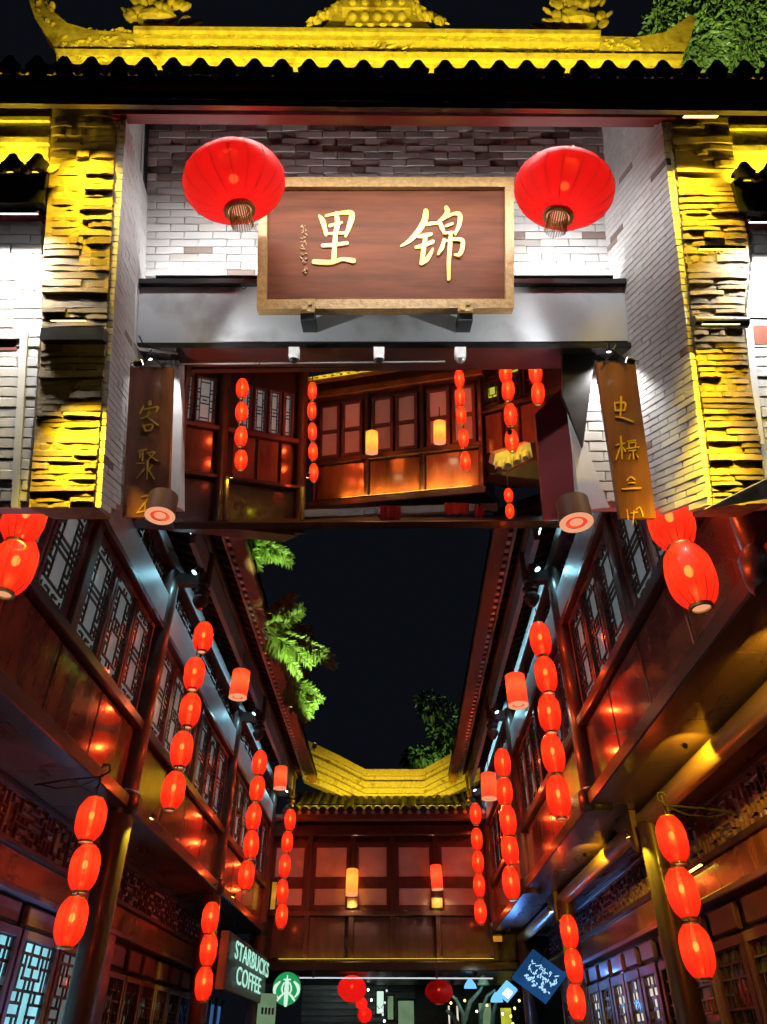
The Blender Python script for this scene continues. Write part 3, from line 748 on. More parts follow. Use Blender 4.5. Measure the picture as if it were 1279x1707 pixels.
# passage corner pieces
part(gate, 'corner_bracket', MB().prism([U(938, 660, DB-.10), U(972, 745, DB-.10), U(994, 578, DB-.10), U(938, 578, DB-.10)], (0, .03, 0)), M['black'])
part(gate, 'corner_bracket', MB().prism([U(290, 596, 4.05), U(300, 745, 4.05), U(313, 600, 4.05), U(300, 585, 4.05)], (0, .10, 0)), M['maroon'])
part(gate, 'jamb', MB().prism([U(283, 846, DB-.06), U(299, 846, DB-.06), U(304, 690, DB-.06), U(299, 622, DB-.06), U(289, 602, DB-.06)], (0, .03, 0)), M['paint'])
part(gate, 'jamb', MB().prism([U(968, 850, DB-.07), U(1016, 846, DB-.07), U(944, 655, DB-.07)], (0, .03, 0)), M['paint'])
dl = part(gate, 'door_leaf', MB().prism([U(908, 866, 3.96), U(967, 860, 3.90), U(943, 640, 3.90), U(892, 690, 3.96)], (0, .05, 0)), M['redbeam'], label='dark red open door leaf')
# --- red beam and fascia
part(gate, 'red_beam', upoly([(188,190), (1128,196), (1122,172), (188,163)], DG-.01, .05), M['redbeam'])
part(gate, 'red_beam_lip', upoly([(200,197), (1112,203), (1112,194), (200,189)], DG+.05, .04), M['redbeam'])
part(gate, 'ceiling_board', MB().hexa([U(180,186,DG+.1), U(1135,190,DG+.1), U(1010,192,DB+.1), U(235,192,DB+.1), U(180,180,DG+.1), U(1135,184,DG+.1), U(1010,186,DB+.1), U(235,186,DB+.1)]), M['maroon'])
part(gate, 'red_upright', upoly([(187,196), (199,196), (199,192), (188,192)], DG-.005, .1), M['redbeam'])
part(gate, 'fascia', upoly([(-220,160), (1480,176), (1480,133), (-220,124)], DG-.22, .03), M['black'])
part(gate, 'fascia_trim', upoly([(-220,141), (1480,159), (1480,150), (-220,133)], DG-.245, .024), M['fascia'])
part(gate, 'fascia_lip', upoly([(-220,170), (1480,187), (1480,177), (-220,161)], DG-.23, .03), M['wood'])
# --- eave tiles
def row_y(px): return 118 + 8*(px/640.0 if px < 640 else 1)      # lower edge of the tile row
roofg = part(gate, 'roof', MB().hexa([U(-220,126,3.02), U(1480,138,3.02), U(1480,131,3.52), U(-220,119,3.52), U(-220,122,3.02), U(1480,134,3.02), U(1480,127,3.52), U(-220,115,3.52)]), M['tile'])
gup = Vector((0, -.35, 1)).normalized()
gt = mesh_of(MB().halftube((0,0,0), (0,.42,.16), gup, .036, 8, .012), 'tile', M['tile'], True)
ge = MB(); pr = []
for k in range(13):
    a = math.pi*k/12; pr.append((.038*math.cos(a)*(1.25 if math.sin(a) < .35 else 1), 0, .078*math.sin(a)**.8))
pr = [( .040,0,-.012), (.050,0,.014), (.056,0,.024), (.040,0,.036)] + pr[4:-4] + [(-.040,0,.036), (-.056,0,.024), (-.050,0,.014), (-.040,0,-.012)]
gte = mesh_of(ge.prism(pr, (0,.02,0)), 'tile_end', M['tile'])
gd = mesh_of(MB().prism([(-.030,0,.006), (.030,0,.006), (.026,0,-.012), (.008,0,-.030), (-.008,0,-.030), (-.026,0,-.012)], (0,.012,0)), 'drip_tile', M['plaster'])
px = -209.2
k = 0
while px < 1470:
    p = U(px, row_y(px)+1, 2.99)
    piece(roofg, 'tile', gt, Matrix.Translation(p))
    piece(roofg, 'tile_end', gte, Matrix.Translation(p + Vector((0,-.02,0))))
    q = U(px+22.5, row_y(px)-2, 3.0)
    piece(roofg, 'drip_tile', gd, Matrix.Translation(q + Vector((0,0,.002))))
    px += 45.3; k += 1
# --- plaster ridge with carvings
RY = 3.50
rid = part(gate, 'ridge', upoly([(100,128), (1134,136), (1138,92), (92,84)], RY, .22), M['plaster'])
part(rid, 'ridge_moulding', upoly([(96,92), (1138,100), (1140,90), (92,81)], RY-.05, .04), M['plaster'])
part(rid, 'ridge_band', upoly([(90,83), (1140,92), (1142,74), (160,62), (92,70)], RY+.03, .18), M['plaster'])
part(rid, 'ridge_cap', upoly([(222,64), (1002,70), (1000,52), (222,44)], RY-.015, .24), M['plaster'])
part(rid, 'ridge_cap_moulding', upoly([(222,50), (1002,57), (1002,50), (222,43)], RY-.04, .024), M['plaster'])
def horn(top, bot, th=.18, Y=RY+.0):
    mb = MB()
    for k in range(len(top)-1):
        mb.prism([U(*bot[k], Y), U(*bot[k+1], Y), U(*top[k+1], Y), U(*top[k], Y)], (0, th, 0))
    return mb
part(rid, 'upturned_tail', horn([(78,-6), (88,18), (112,38), (150,49), (222,56)][::1], [(48,0), (58,30), (76,58), (95,84), (222,84)]), M['plaster'])
part(rid, 'upturned_tail', horn([(1000,60), (1060,62), (1108,54), (1142,32), (1152,24)], [(1000,92), (1080,92), (1140,90), (1152,62), (1160,30)]), M['plaster'])
def carve(mb, x0, y0, x1, y1, n, seed, Y, rx=(.010,.026), rz=(.006,.014), dep=.012):
    r = random.Random(seed)
    for _ in range(n):
        c = U(r.uniform(x0, x1), r.uniform(y0, y1), Y)
        mb.blob(c, r.uniform(*rx), dep, r.uniform(*rz), Matrix.Rotation(r.uniform(-1.2,1.2), 3, 'Y'), 7, 4)
    return mb
cv = MB(); carve(cv, 240, 66, 560, 82, 70, 1, RY+.03); carve(cv, 720, 72, 1000, 88, 60, 2, RY+.03); carve(cv, 100, 62, 220, 80, 34, 3, RY+.0); carve(cv, 1010, 66, 1120, 86, 26, 4, RY)
carve(cv, 62, 6, 90, 46, 10, 5, RY, dep=.02); carve(cv, 150, 52, 225, 60, 20, 6, RY+.03, (.012,.03), (.008,.016), .03); carve(cv, 560, 62, 720, 84, 20, 8, RY+.0, (.02,.04), (.006,.01))
carve(cv, 130, 92, 1110, 100, 60, 11, RY-.04, (.02,.04), (.004,.007), .01); carve(cv, 235, 56, 570, 62, 46, 12, RY-.01, (.014,.032), (.005,.009), .012); carve(cv, 700, 62, 990, 68, 40, 13, RY-.01, (.014,.032), (.005,.009), .012); carve(cv, 240, 66, 1000, 88, 110, 14, RY+.028, (.016,.04), (.006,.012), .018)
part(rid, 'carved_relief', cv, M['plaster'], True, kind='stuff')
# flame-and-lotus finials
def finial(px, base, mirror):
    mb = MB(); r = random.Random(px); s = -1 if mirror else 1
    Y = RY+.06
    def P(dx, dy): return U(px+s*dx*1.45, base-dy*1.05, Y)
    mb.blob(P(0, 12), .13, .07, .05); mb.blob(P(4, 34), .10, .06, .06); mb.blob(P(6, 58), .07, .05, .055); mb.blob(P(10, 80), .05, .04, .05)
    for k in range(46):
        a = r.uniform(-1.35, 1.35); lv = r.choice((6, 16, 28, 40, 52, 66, 78))
        rad = (36 - lv*.22)*r.uniform(.75, 1.1)
        c = P(math.sin(a)*rad + lv*.06, lv + abs(math.cos(a))*4) + Vector((0, -.055*math.cos(a)*r.uniform(.6,1.1), 0))
        R = Matrix.Rotation(a*s*.7, 3, 'Y')
        mb.blob(c, .020+r.random()*.014, .02, .030+r.random()*.018, R, 7, 4)
    for dx, dy, l, an in ((44, 6, .055, 1.35), (-36, 24, .04, -.9), (34, 30, .04, .8), (-30, 44, .035, -.6), (30, 52, .035, .7)):
        mb.blob(P(dx, dy), .013, .018, l, Matrix.Rotation(an*s, 3, 'Y'), 7, 4)
    return mb
part(rid, 'finial', finial(262, 44, False), M['plaster'], True, label='carved flame and lotus finial')
part(rid, 'finial', finial(962, 50, True), M['plaster'], True, label='carved flame and lotus finial')
ped = MB(); ped.prism([U(575,47,RY-.02), U(680,48,RY-.02), U(672,12,RY-.02), U(582,11,RY-.02)], (0,.2,0))
ped.prism([U(570,12,RY-.05), U(685,13,RY-.05), U(690,-12,RY-.05), U(566,-12,RY-.05)], (0,.26,0))
pd = part(rid, 'pedestal', ped, M['plaster'], label='stepped pedestal at the middle of the ridge')
lot = MB()
for k in range(5):
    x = 588+k*20.5
    lot.blob(U(x, 27, RY-.03), .026, .022, .034, None, 9, 6); lot.blob(U(x+10, 41, RY-.035), .024, .014, .011, None, 8, 4)
    lot.blob(U(x, 3, RY-.06), .024, .014, .022, None, 8, 5)
part(pd, 'lotus_petal', lot, M['plaster'], True)
sc_ = MB(); r = random.Random(9)
for k in range(34):
    f = k/33.0
    for s in (-1, 1):
        xx = 628 + s*(112 - 62*f) + r.uniform(-6, 6); yy = 46 - 42*f**.8 + r.uniform(-3, 5)
        sc_.blob(U(xx, yy, RY+.02+r.uniform(-.04,.02)), .022+.012*r.random(), .03, .014+.012*r.random(), Matrix.Rotation(s*(.2+r.random()), 3, 'Y'), 7, 4)
for s in (-1, 1): sc_.prism([U(628+s*40-52*(s<0), 47, RY+.02), U(628+s*40+52*(s>0)+(0), 47, RY+.02), U(628+s*50, 6, RY+.02)][:3], (0,.1,0))
part(pd, 'scroll_carving', sc_, M['plaster'], True, kind='stuff')
# ridge lights lying behind the tile ends
for k in range(5):
    x0 = 70+k*226
    led_bar('ridge_light', ('first','second','third','fourth','fifth')[k] + ' yellow strip light from the left behind the gate tile row', U(x0, row_y(x0)-7, 3.13), U(x0+190, row_y(x0+190)-7, 3.13), (0,1,.75), YEL, 7.0, M['ledy'], MU, 'ridge lights')
# --- wings left and right of the pillars
for s in (0, 1):
    side = 'left' if s == 0 else 'right'
    x0, x1 = (-220, 84) if s == 0 else (1216, 1480)
    w_ = part(gate, 'wing_wall', upoly([(x0, 846), (x1-(36 if s == 0 else 0), 846), (x1-14 if s == 0 else x1, 345), (x0+(28 if s else 0), 345)] if s == 0 else [(1262,842), (1480,842), (1480,345), (1236,345)], DG+.11, .14), M['mortar'])
    L_ = (lambda y: -220) if s == 0 else (lambda y: lerpk([(345,1240), (420,1254), (540,1242), (620,1254), (842,1290)], y))
    R_ = (lambda y: lerpk([(345,72), (550,72), (842,48)], y)) if s == 0 else (lambda y: 1480)
    brick_field(w_, L_, R_, 362, 838, DG+.10, .21, .052, 41+s, lambda r, x, z, yy: BRICKS[r.randrange(4)])
    part(gate, 'wing_orange_board', upoly([(x0,192), (x1,192), (x1,168), (x0,168)] if s == 0 else [(x0,210), (x1,210), (x1,184), (x0,184)], DG+.06, .1), M['fascia'])
    dy = 0 if s == 0 else 14
    wr = part(gate, 'wing_ridge', upoly([(x0,262+dy), (x1-4,262+dy), (x1,194+dy), (x0,194+dy)], DG+.05, .12), M['plaster'])
    part(wr, 'ridge_moulding', upoly([(x0,238+dy), (x1-4,238+dy), (x1-2,228+dy), (x0,228+dy)], DG+.025, .024), M['plaster'])
    part(wr, 'ridge_moulding', upoly([(x0,200+dy), (x1-2,200+dy), (x1-1,194+dy), (x0,194+dy)], DG+.03, .019), M['plaster'])
    part(gate, 'wing_fascia', upoly([(x0,338+dy), (x1-12,338+dy), (x1-6,288+dy), (x0,288+dy)] if s == 0 else [(x0+18,352), (x1,352), (x1,302), (x0+6,302)], DG-.02, .1), M['black'])
    part(gate, 'wing_red_beam', upoly([(x0,358+dy), (x1-14,358+dy), (x1-14,338+dy), (x0,338+dy)] if s == 0 else [(x0+26,374), (x1,374), (x1,352), (x0+20,352)], DG+.03, .08), M['redbeam'])
    xs = (-188, -146, -104, -62, -20, 22, 64) if s == 0 else (1240, 1284, 1328, 1372, 1416, 1460)
    for xx in xs:
        p = U(xx, 282+dy, DG-.06); piece(roofg, 'tile', gt, Matrix.Translation(p) @ Matrix.Scale(.6, 4)); piece(roofg, 'tile_end', gte, Matrix.Translation(p+Vector((0,-.02,0))))
        piece(roofg, 'drip_tile', gd, Matrix.Translation(U(xx+22, 276+dy, DG-.05)) @ Matrix.Scale(1.3, 4))
    led_bar('wing_light', f'yellow strip light behind the tile ends of the {side} gate wing', U(-56 if s == 0 else x0+4, 278+dy, DG-.03), U(x1-14 if s == 0 else 1345, 278+dy, DG-.03), (0,.7,1), YEL, 4, M['ledy'], MU, 'wing lights')
    led_bar('wing_light', f'white strip light under the red beam of the {side} gate wing', U(-50 if s == 0 else 1250, 356+dy, DG-.14), U(62 if s == 0 else 1340, 356+dy, DG-.14), (0,.5,-1), WHT, 9, M['ledw'], MU, 'wing lights', spread=110)
    # doorway in the wing
    if s == 0:
        fw = part(gate, 'wing_door', upoly([(-220,846), (14,846), (32,572), (-220,572)], DG+.09, .03), M['paint'])
        part(fw, 'door_frame', upoly([(18,846), (30,846), (46,552), (34,552)], DG+.065, .03), M['paint'])
        part(fw, 'door_frame', upoly([(-220,564), (34,564), (36,551), (-220,551)], DG+.065, .03), M['paint'])
        part(fw, 'door_blind', upoly([(-220,584), (28,584), (34,565), (-220,565)], DG+.08, .015), M['board'])
    else:
        fw = part(gate, 'wing_door', upoly([(1268,842), (1480,842), (1480,575), (1254,575)], DG+.09, .03), M['paint'])
        part(fw, 'door_frame', upoly([(1262,740), (1274,740), (1254,542), (1243,542)], DG+.065, .03), M['paint'])
        part(fw, 'door_blind', upoly([(1258,574), (1480,574), (1480,542), (1256,542)], DG+.08, .015), M['board'])
# --- pillar lights and straps
led_bar('pillar_light', 'yellow light bar at the head of the left stone pillar', U(106, 177, DG-.16), U(162, 177, DG-.16), (0,.30,-1), (1,.64,.02), 6.5, M['ledy'], MU, 'pillar lights', spread=66)
led_bar('pillar_light', 'yellow light bar halfway down the left stone pillar', U(86, 534, DG-.27), U(142, 534, DG-.27), (0,.44,-1), (1,.64,.02), 6.5, M['ledy'], MU, 'pillar lights', spread=42)
led_bar('pillar_light', 'yellow light bar at the head of the right stone pillar', U(1140, 194, DG-.16), U(1196, 194, DG-.16), (0,.30,-1), (1,.64,.02), 6.5, M['ledy'], MU, 'pillar lights', spread=66)
led_bar('pillar_light', 'yellow light bar halfway down the right stone pillar', U(1172, 540, DG-.27), U(1232, 540, DG-.27), (0,.44,-1), (1,.64,.02), 6.5, M['ledy'], MU, 'pillar lights', spread=42)
led_bar('pillar_light', 'yellow light bar just above the strap of the right stone pillar', U(1166, 415, DG-.27), U(1240, 415, DG-.27), (0,.44,-1), (1,.64,.02), 3.2, M['ledy'], MU, 'pillar lights', spread=42)
part(gate, 'pillar_strap', ubox(66, 546, 174, 566, DG-.045, .05), M['black'])
part(gate, 'pillar_strap', MB().tube([U(1156, 536, DG-.05), U(1246, 538, DG-.05)], .028, 10), M['black'], True)
# --- white lamps: in the reveals, on the lintel, plus an added front washer and lintel spots
flood('reveal_spotlight', 'white spotlight at the top of the left white reveal', U(214, 202, 3.46), U(206, 560, 3.50), WHT, 230, M['ledw'], MU, 'reveal spotlights', r=.022, angle=75)
flood('reveal_spotlight', 'white spotlight at the top of the right white reveal', U(1080, 214, 3.42), U(1110, 560, 3.50), WHT, 400, M['ledw'], MU, 'reveal spotlights', r=.022, angle=85)
led_bar('wall_washer', 'white light bar on the lintel behind the signboard', U(262, 462, DB-.14), U(1020, 462, DB-.14), (0,.75,1), WHT, 10, M['ledw'], MU)
led_bar('added_front_washer', 'added white light bar under the gate fascia in front of the red beam', U(300, 166, DG-.16), U(1010, 174, DG-.16), (0,.75,-1), WHT, 29, M['ledw'], MU, spread=130)  # bar added to brighten sign and lintel, tucked behind the lip
flood('added_lintel_spotlight', 'added white spotlight at the left end of the lintel aimed along its face', U(236, 604, 3.36), U(560, 520, 3.72), WHT, 27, M['ledw'], MU, 'added lintel spotlights', r=.018, angle=62)  # spot added to brighten the lintel face
flood('added_lintel_spotlight', 'added white spotlight at the right end of the lintel aimed along its face', U(1046, 600, 3.36), U(720, 520, 3.72), WHT, 27, M['ledw'], MU, 'added lintel spotlights', r=.018, angle=62)  # its added twin, brightening the lintel from the right
flood('passage_spotlight', 'white spotlight behind the left couplet board', U(250, 598, 3.72), U(262, 850, 3.80), WHT, 14, M['ledw'], MU, 'reveal spotlights', r=.015, angle=120)
flood('passage_spotlight', 'white spotlight above the right couplet board', U(1015, 586, 3.66), U(1015, 850, 3.85), WHT, 22, M['ledw'], MU, 'reveal spotlights', r=.015, angle=120)

# ------------------------------------------------------------------ lettering by brush strokes
def smooth(P, n=5):
    out = []
    for i in range(len(P)-1):
        p0 = P[max(i-1,0)]; p1 = P[i]; p2 = P[i+1]; p3 = P[min(i+2, len(P)-1)]
        for k in range(n):
            t = k/n
            out.append(tuple(.5*((2*b) + (-a+c)*t + (2*a-5*b+4*c-d)*t*t + (-a+3*b-3*c+d)*t*t*t) for a, b, c, d in zip(p0, p1, p2, p3)))
    out.append(P[-1]); return out
def stroke(mb, P, conv, z, up):
    """P: (x, y, width) in drawing units; conv maps to space; a raised rounded ribbon"""
    S = smooth(P) if len(P) > 2 else [tuple(P[0][i]+(P[1][i]-P[0][i])*k/4 for i in range(3)) for k in range(5)]
    L, R = [], []
    def cap(p, d, w, sgn):
        return [(p[0]+sgn*d[0]*w*.5*math.sin(a), p[1]+sgn*d[1]*w*.5*math.sin(a), w*math.cos(a)) for a in ((1.25, .75) if sgn < 0 else (.75, 1.25))]
    def dirn(i):
        a = S[max(i-1,0)]; b = S[min(i+1, len(S)-1)]; l = math.hypot(b[0]-a[0], b[1]-a[1]) or 1; return ((b[0]-a[0])/l, (b[1]-a[1])/l)
    Q = [(p, dirn(0)) for p in cap(S[0], dirn(0), S[0][2], -1)] + [(S[i], dirn(i)) for i in range(len(S))] + [(p, dirn(len(S)-1)) for p in cap(S[-1], dirn(len(S)-1), S[-1][2], 1)]
    b = len(mb.v)
    for p, d in Q:
        w = p[2]/2; nx, ny = -d[1]*w, d[0]*w
        a0 = conv(p[0]+nx, p[1]+ny); a1 = conv(p[0]-nx, p[1]-ny)
        mb.v += [a0+up*z, a1+up*z, a0-up*.004, a1-up*.004]
    for i in range(len(Q)-1):
        q = b+4*i; n = q+4
        mb.f += [[q, n, n+1, q+1], [q+2, n+2, n, q], [q+1, n+1, n+3, q+3]]
    mb.f += [[b, b+1, b+3, b+2], [b+4*(len(Q)-1)+2, b+4*(len(Q)-1)+3, b+4*(len(Q)-1)+1, b+4*(len(Q)-1)]]
def glyph(strokes, conv, up, z0=.006, dz=.0006):
    mb = MB()
    for k, s in enumerate(strokes): stroke(mb, s, conv, z0+dz*k, up)
    return mb

# signboard
SY = 3.58
sg = thing('signboard', 'large wooden signboard with two gold characters in a gilded frame above the passage', 'sign', U(643, 405, SY), MU)
part(sg, 'board', upoly([(440,503), (846,503), (848,312), (442,312)], SY+.012, .05), M['sign'])
for q in ([(428,515), (857,513), (843,498), (444,499)], [(432,295), (446,311), (842,311), (857,295)], [(428,515), (444,499), (446,311), (432,295)], [(857,513), (857,295), (842,311), (843,498)]):
    part(sg, 'frame', upoly(q, SY-.02, .07), M['goldframe'])
for xx in (513, 776):
    br = part(sg, 'bracket', ubox(xx-12, 498, xx+12, 519, SY-.04, .019), M['goldframe'])
    part(br, 'bracket_foot', ubox(xx-12, 519, xx+12, 534, SY-.02, .14), M['black'])
    part(br, 'bracket_detail', ubox(xx+1, 501, xx+8, 508, SY-.046, .006), M['brass']); part(br, 'bracket_detail', ubox(xx-9, 510, xx-1, 516, SY-.046, .006), M['brass'])
toS = lambda x, y: U(490+x/4, 330+y/4, SY+.012)
LI = [[(170,122,14),(190,150,32),(205,195,30),(216,248,24)], [(216,122,18),(285,108,20),(372,100,30),(388,122,38),(372,185,34),(346,258,18)],
      [(240,188,20),(320,168,16)], [(215,242,16),(350,236,16)], [(283,108,26),(292,175,34),(278,255,30),(266,428,34)], [(192,322,22),(265,318,26),(356,306,22)], [(136,430,30),(250,434,30),(325,414,24),(398,424,32)]]
JIN = [[(880,92,34),(872,150,40),(830,225,36),(770,290,28),(716,324,12)], [(880,182,18),(920,174,24),(960,172,20)], [(830,264,18),(868,256,28),(915,246,22)], [(815,334,20),(860,322,28),(926,296,24)],
       [(880,255,26),(866,340,30),(852,432,28)], [(850,440,26),(892,408,30),(926,345,14)], [(1015,70,26),(1024,96,32),(1000,132,24),(955,172,12)], [(972,158,20),(985,200,28),(1002,238,18)],
       [(985,156,14),(1048,118,20),(1104,116,28),(1102,180,30),(1076,248,16)], [(1016,194,18),(1056,178,16)], [(1000,242,16),(1080,236,16)], [(1046,240,24),(1040,330,28),(1032,450,26),(1032,545,22)],
       [(1002,288,22),(986,340,28),(962,380,16)], [(994,302,14),(1060,284,18),(1120,290,26),(1124,335,28),(1104,384,26),(1072,386,14)]]
gu = Vector((0,-1,0))
part(sg, 'character', glyph(LI, toS, gu), M['gold'], label='gold brushed character on the left')
part(sg, 'character', glyph(JIN, toS, gu), M['gold'], label='gold brushed character on the right')
r = random.Random(4); ins = []
for k, yy in enumerate((190, 215, 240, 268, 295, 322, 350, 375, 405, 428, 480, 505)):
    for _ in range(4):
        x = 68 + r.uniform(-18, 14); y = yy + r.uniform(-8, 8)
        ins.append([(x, y, 4), (x+r.uniform(-14,14), y+r.uniform(-6,12), 4)])
part(sg, 'inscription', glyph(ins, toS, gu, .003, .0002), M['goldframe'])

# couplet boards
CY_ = 3.50
def couplet(pts, label, glyphs, conv):
    t = thing('couplet_board', label, 'sign', U(pts[0][0], pts[0][1], CY_), MU, 'couplet boards')
    bd = part(t, 'board', upoly(pts, CY_, .035), M['board'])
    for g_ in glyphs: part(t, 'character', glyph(g_, conv, gu, .004, .0004), M['gold'])
    tl, tr_ = pts[3], pts[2]; mx = (tl[0]+tr_[0])/2; ty = min(tl[1], tr_[1])
    part(t, 'hanger', MB().tube([U(mx-20, ty+2, CY_-.01), U(mx-12, ty-9, CY_-.01), U(mx, ty-18, CY_-.01), U(mx+12, ty-9, CY_-.01), U(mx+20, ty+2, CY_-.01)], .005, 6), M['iron'])
    part(t, 'hanger_hook', MB().tube([U(mx, ty-28, CY_+.05), U(mx-5, ty-20, CY_-.015), U(mx+6, ty-14, CY_-.015)], .006, 6), M['iron'])
    return t
KL = [[[(270,478,26),(268,500,34)], [(212,518,12),(180,582,16)], [(214,548,12),(300,532,14),(342,530,20),(322,572,10)], [(262,568,16),(240,610,14),(188,634,8)], [(238,606,10),(280,640,16),(338,684,16)], [(212,690,12),(232,740,14)], [(208,694,10),(292,684,16),(276,738,12)], [(230,738,14),(280,736,14)]],
      [[(168,918,14),(236,904,14)], [(180,915,14),(178,978,12)], [(206,915,12),(202,1000,12)], [(180,948,10),(212,944,10)], [(246,938,12),(312,928,16),(252,1000,10)], [(262,950,10),(332,1006,16)], [(250,1004,12),(242,1165,12)], [(150,1028,8),(216,1026,10)], [(218,1078,12),(154,1162,10)], [(290,1044,8),(250,1096,10)], [(256,1086,10),(306,1166,12)]],
      [[(192,1328,14),(270,1308,18),(236,1362,14),(150,1468,8)], [(226,1378,10),(226,1450,10)], [(150,1466,8),(236,1448,10)], [(236,1360,10),(280,1430,14)]]]
KR = [[[(240,490,16),(244,560,14)], [(238,492,14),(330,490,18),(324,560,12)], [(244,558,14),(326,556,14)], [(294,438,18),(294,520,18),(288,606,12)], [(248,616,10),(310,624,16),(400,658,16)]],
      [[(292,788,16),(298,880,18),(304,985,12)], [(252,864,14),(326,850,16)], [(288,880,10),(250,992,14)], [(308,884,10),(332,918,16)], [(350,832,10),(424,822,12)], [(362,846,10),(366,884,10)], [(362,848,8),(424,842,10),(420,880,8)], [(346,896,10),(450,884,12)], [(364,918,10),(428,910,10)], [(400,914,10),(404,988,12)], [(376,946,8),(362,990,12)], [(424,944,8),(442,974,14)]],
      [[(348,1176,10),(384,1148,16),(420,1174,10)], [(358,1202,12),(414,1200,16)], [(308,1256,16),(468,1246,18)]],
      [[(346,1436,10),(360,1530,10)], [(430,1440,10),(462,1418,12),(492,1500,10)], [(380,1470,10),(440,1460,10)], [(410,1450,10),(400,1570,8)]]]
couplet([(204,862), (280,862), (288,612), (217,612)], 'wooden couplet board with three gold characters left of the passage', KL, lambda x, y: U(200+x/5.333, 580+y/5.333, CY_))
couplet([(1034,864), (1094,864), (1059,604), (994,604)], 'wooden couplet board with gold characters right of the passage', KR, lambda x, y: U(980+x/5.333, 580+y/5.333, CY_))

# security cameras under the lintel
for (xx, lab) in ((490, 'leftmost'), (632, 'middle'), (768, 'rightmost')):
    t = thing('security_camera', f'{lab} small dome security camera under the steel lintel', 'camera', U(xx, 594, 3.63), MU, 'security cameras')
    part(t, 'mount', ubox(xx-9, 578, xx+9, 594, 3.63, .045), M['paint'])
    c = U(xx, 599, 3.645); part(t, 'dome', MB().blob(c, .026, .026, .022, None, 12, 8), M['dglass' if xx != 768 else 'trim'], True)
    part(t, 'collar', MB().tube([c+Vector((0,0,.0)), c+Vector((0,0,.02))], [.029,.027], 12), M['paint'])
# small things on the left of the gate: hook under the sign
hk = thing('iron_hook', 'small bent iron hook on the lintel left of the signboard', 'hook', U(406, 470, 3.6), MU)
part(hk, 'hook', MB().tube([U(406, 462, 3.63), U(405, 474, 3.62), U(402, 480, 3.62), U(407, 482, 3.62), U(411, 479, 3.62)], .003, 6), M['iron'])

# ------------------------------------------------------------------ gallery seen through the passage (leaning space)
def facade(pa, Ya, pb, Yb, pref):
    A = U(pa, pref, Ya); B = U(pb, pref, Yb); A.z = B.z = 0
    u = (B-A).normalized(); n = Vector((u.y, -u.x, 0))
    if n.y > 0: n = -n
    fr = Fr(A, u, (0,0,1), n); fr.L = (B-A).length
    fr.z = lambda py: U(pa, py, Ya).z
    return fr
# left wing
fl = facade(296, 6.6, 508, 7.25, 730)
tl = thing('gallery_wing', 'red lit timber wing with lattice windows on the left inside the passage', 'house', fl.p(fl.L/2, fl.z(840)), MU)
z0, z1, z2, z3 = fl.z(868), fl.z(782), fl.z(702), fl.z(600)
part(tl, 'wall', bx(fl, -.3, fl.L, z0, z3+.2, -.5, -.08), M['wood'])
part(tl, 'sill_beam', bx(fl, -.3, fl.L, z2-.03, z2+.02, -.08, .03, c=.006), M['maroon'])
part(tl, 'ledge_beam', bx(fl, -.3, fl.L, z1-.04, z1, -.08, .04, c=.006), M['woodL'])
for a, b in ((-.02, .36), (.56, .80), (.82, 1.05), (1.07, 1.20)):
    part(tl, 'panel', bx(fl, a, b-.01, z1+.01, z2-.035, -.07, -.02, c=.006), M['lacquer'])
for a, b in ((-.05, .14), (.15, .36), (.58, .74), (.75, .90), (.91, 1.06), (1.07, 1.2)):
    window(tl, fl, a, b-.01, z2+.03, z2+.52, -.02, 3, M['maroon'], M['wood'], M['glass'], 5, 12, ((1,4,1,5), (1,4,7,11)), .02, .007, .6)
for a in (.44, fl.L-.03):
    P = fl.p(a, z0, .0); part(tl, 'post', MB().tube([P, P+Vector((0,0,z3+.2-z0))], .055, 12), M['wood'], True)
# centre
fc = facade(524, 7.6, 802, 6.95, 740)
tc_ = thing('gallery_pavilion', 'small timber pavilion with yellow tiled eave and curtained windows inside the passage', 'house', fc.p(fc.L/2, fc.z(838)), MU)
b0, b1, b2, b3 = fc.z(838), fc.z(772), fc.z(690), fc.z(664)
part(tc_, 'wall', bx(fc, 0, fc.L, b0, b3+.25, -.6, -.08), M['wood'])
part(tc_, 'top_beam', bx(fc, -.03, fc.L+.05, b3-.02, b3+.06, -.08, .05, c=.01), M['fascia'])
part(tc_, 'sill_beam', bx(fc, 0, fc.L, b1-.03, b1+.03, -.08, .03, c=.006), M['wood'])
part(tc_, 'base_beam', bx(fc, -.05, fc.L+.05, b0-.07, b0, -.6, .05, c=.01), M['woodL'])
L3 = fc.L/3
for k in range(3):
    part(tc_, 'panel', bx(fc, k*L3+.03, (k+1)*L3-.03, b0+.03, b1-.04, -.07, -.02, c=.008), M['lacquer'])
    for j in range(2):
        a = k*L3+.05+j*(L3-.08)/2; b = a+(L3-.08)/2-.02
        f = part(tc_, 'window', ring(fc, a, b, b1+.04, b2+.10, .035, -.07, .0), M['maroon'])
        zm = b1+.04+(b2+.10-b1-.04)*.48
        part(f, 'cross_bar', bx(fc, a+.035, b-.035, zm-.02, zm+.02, -.07, -.003), M['maroon'])
        part(f, 'upper_pane', bx(fc, a+.035, b-.035, zm+.02, b2+.065, -.06, -.03), M['curtain']); part(f, 'lower_pane', bx(fc, a+.035, b-.035, b1+.075, zm-.02, -.06, -.03), M['curtain'])
for k in range(4):
    part(tc_, 'post', bx(fc, k*L3-.02, k*L3+.02, b0, b3, -.08, .02, c=.005), M['wood'])
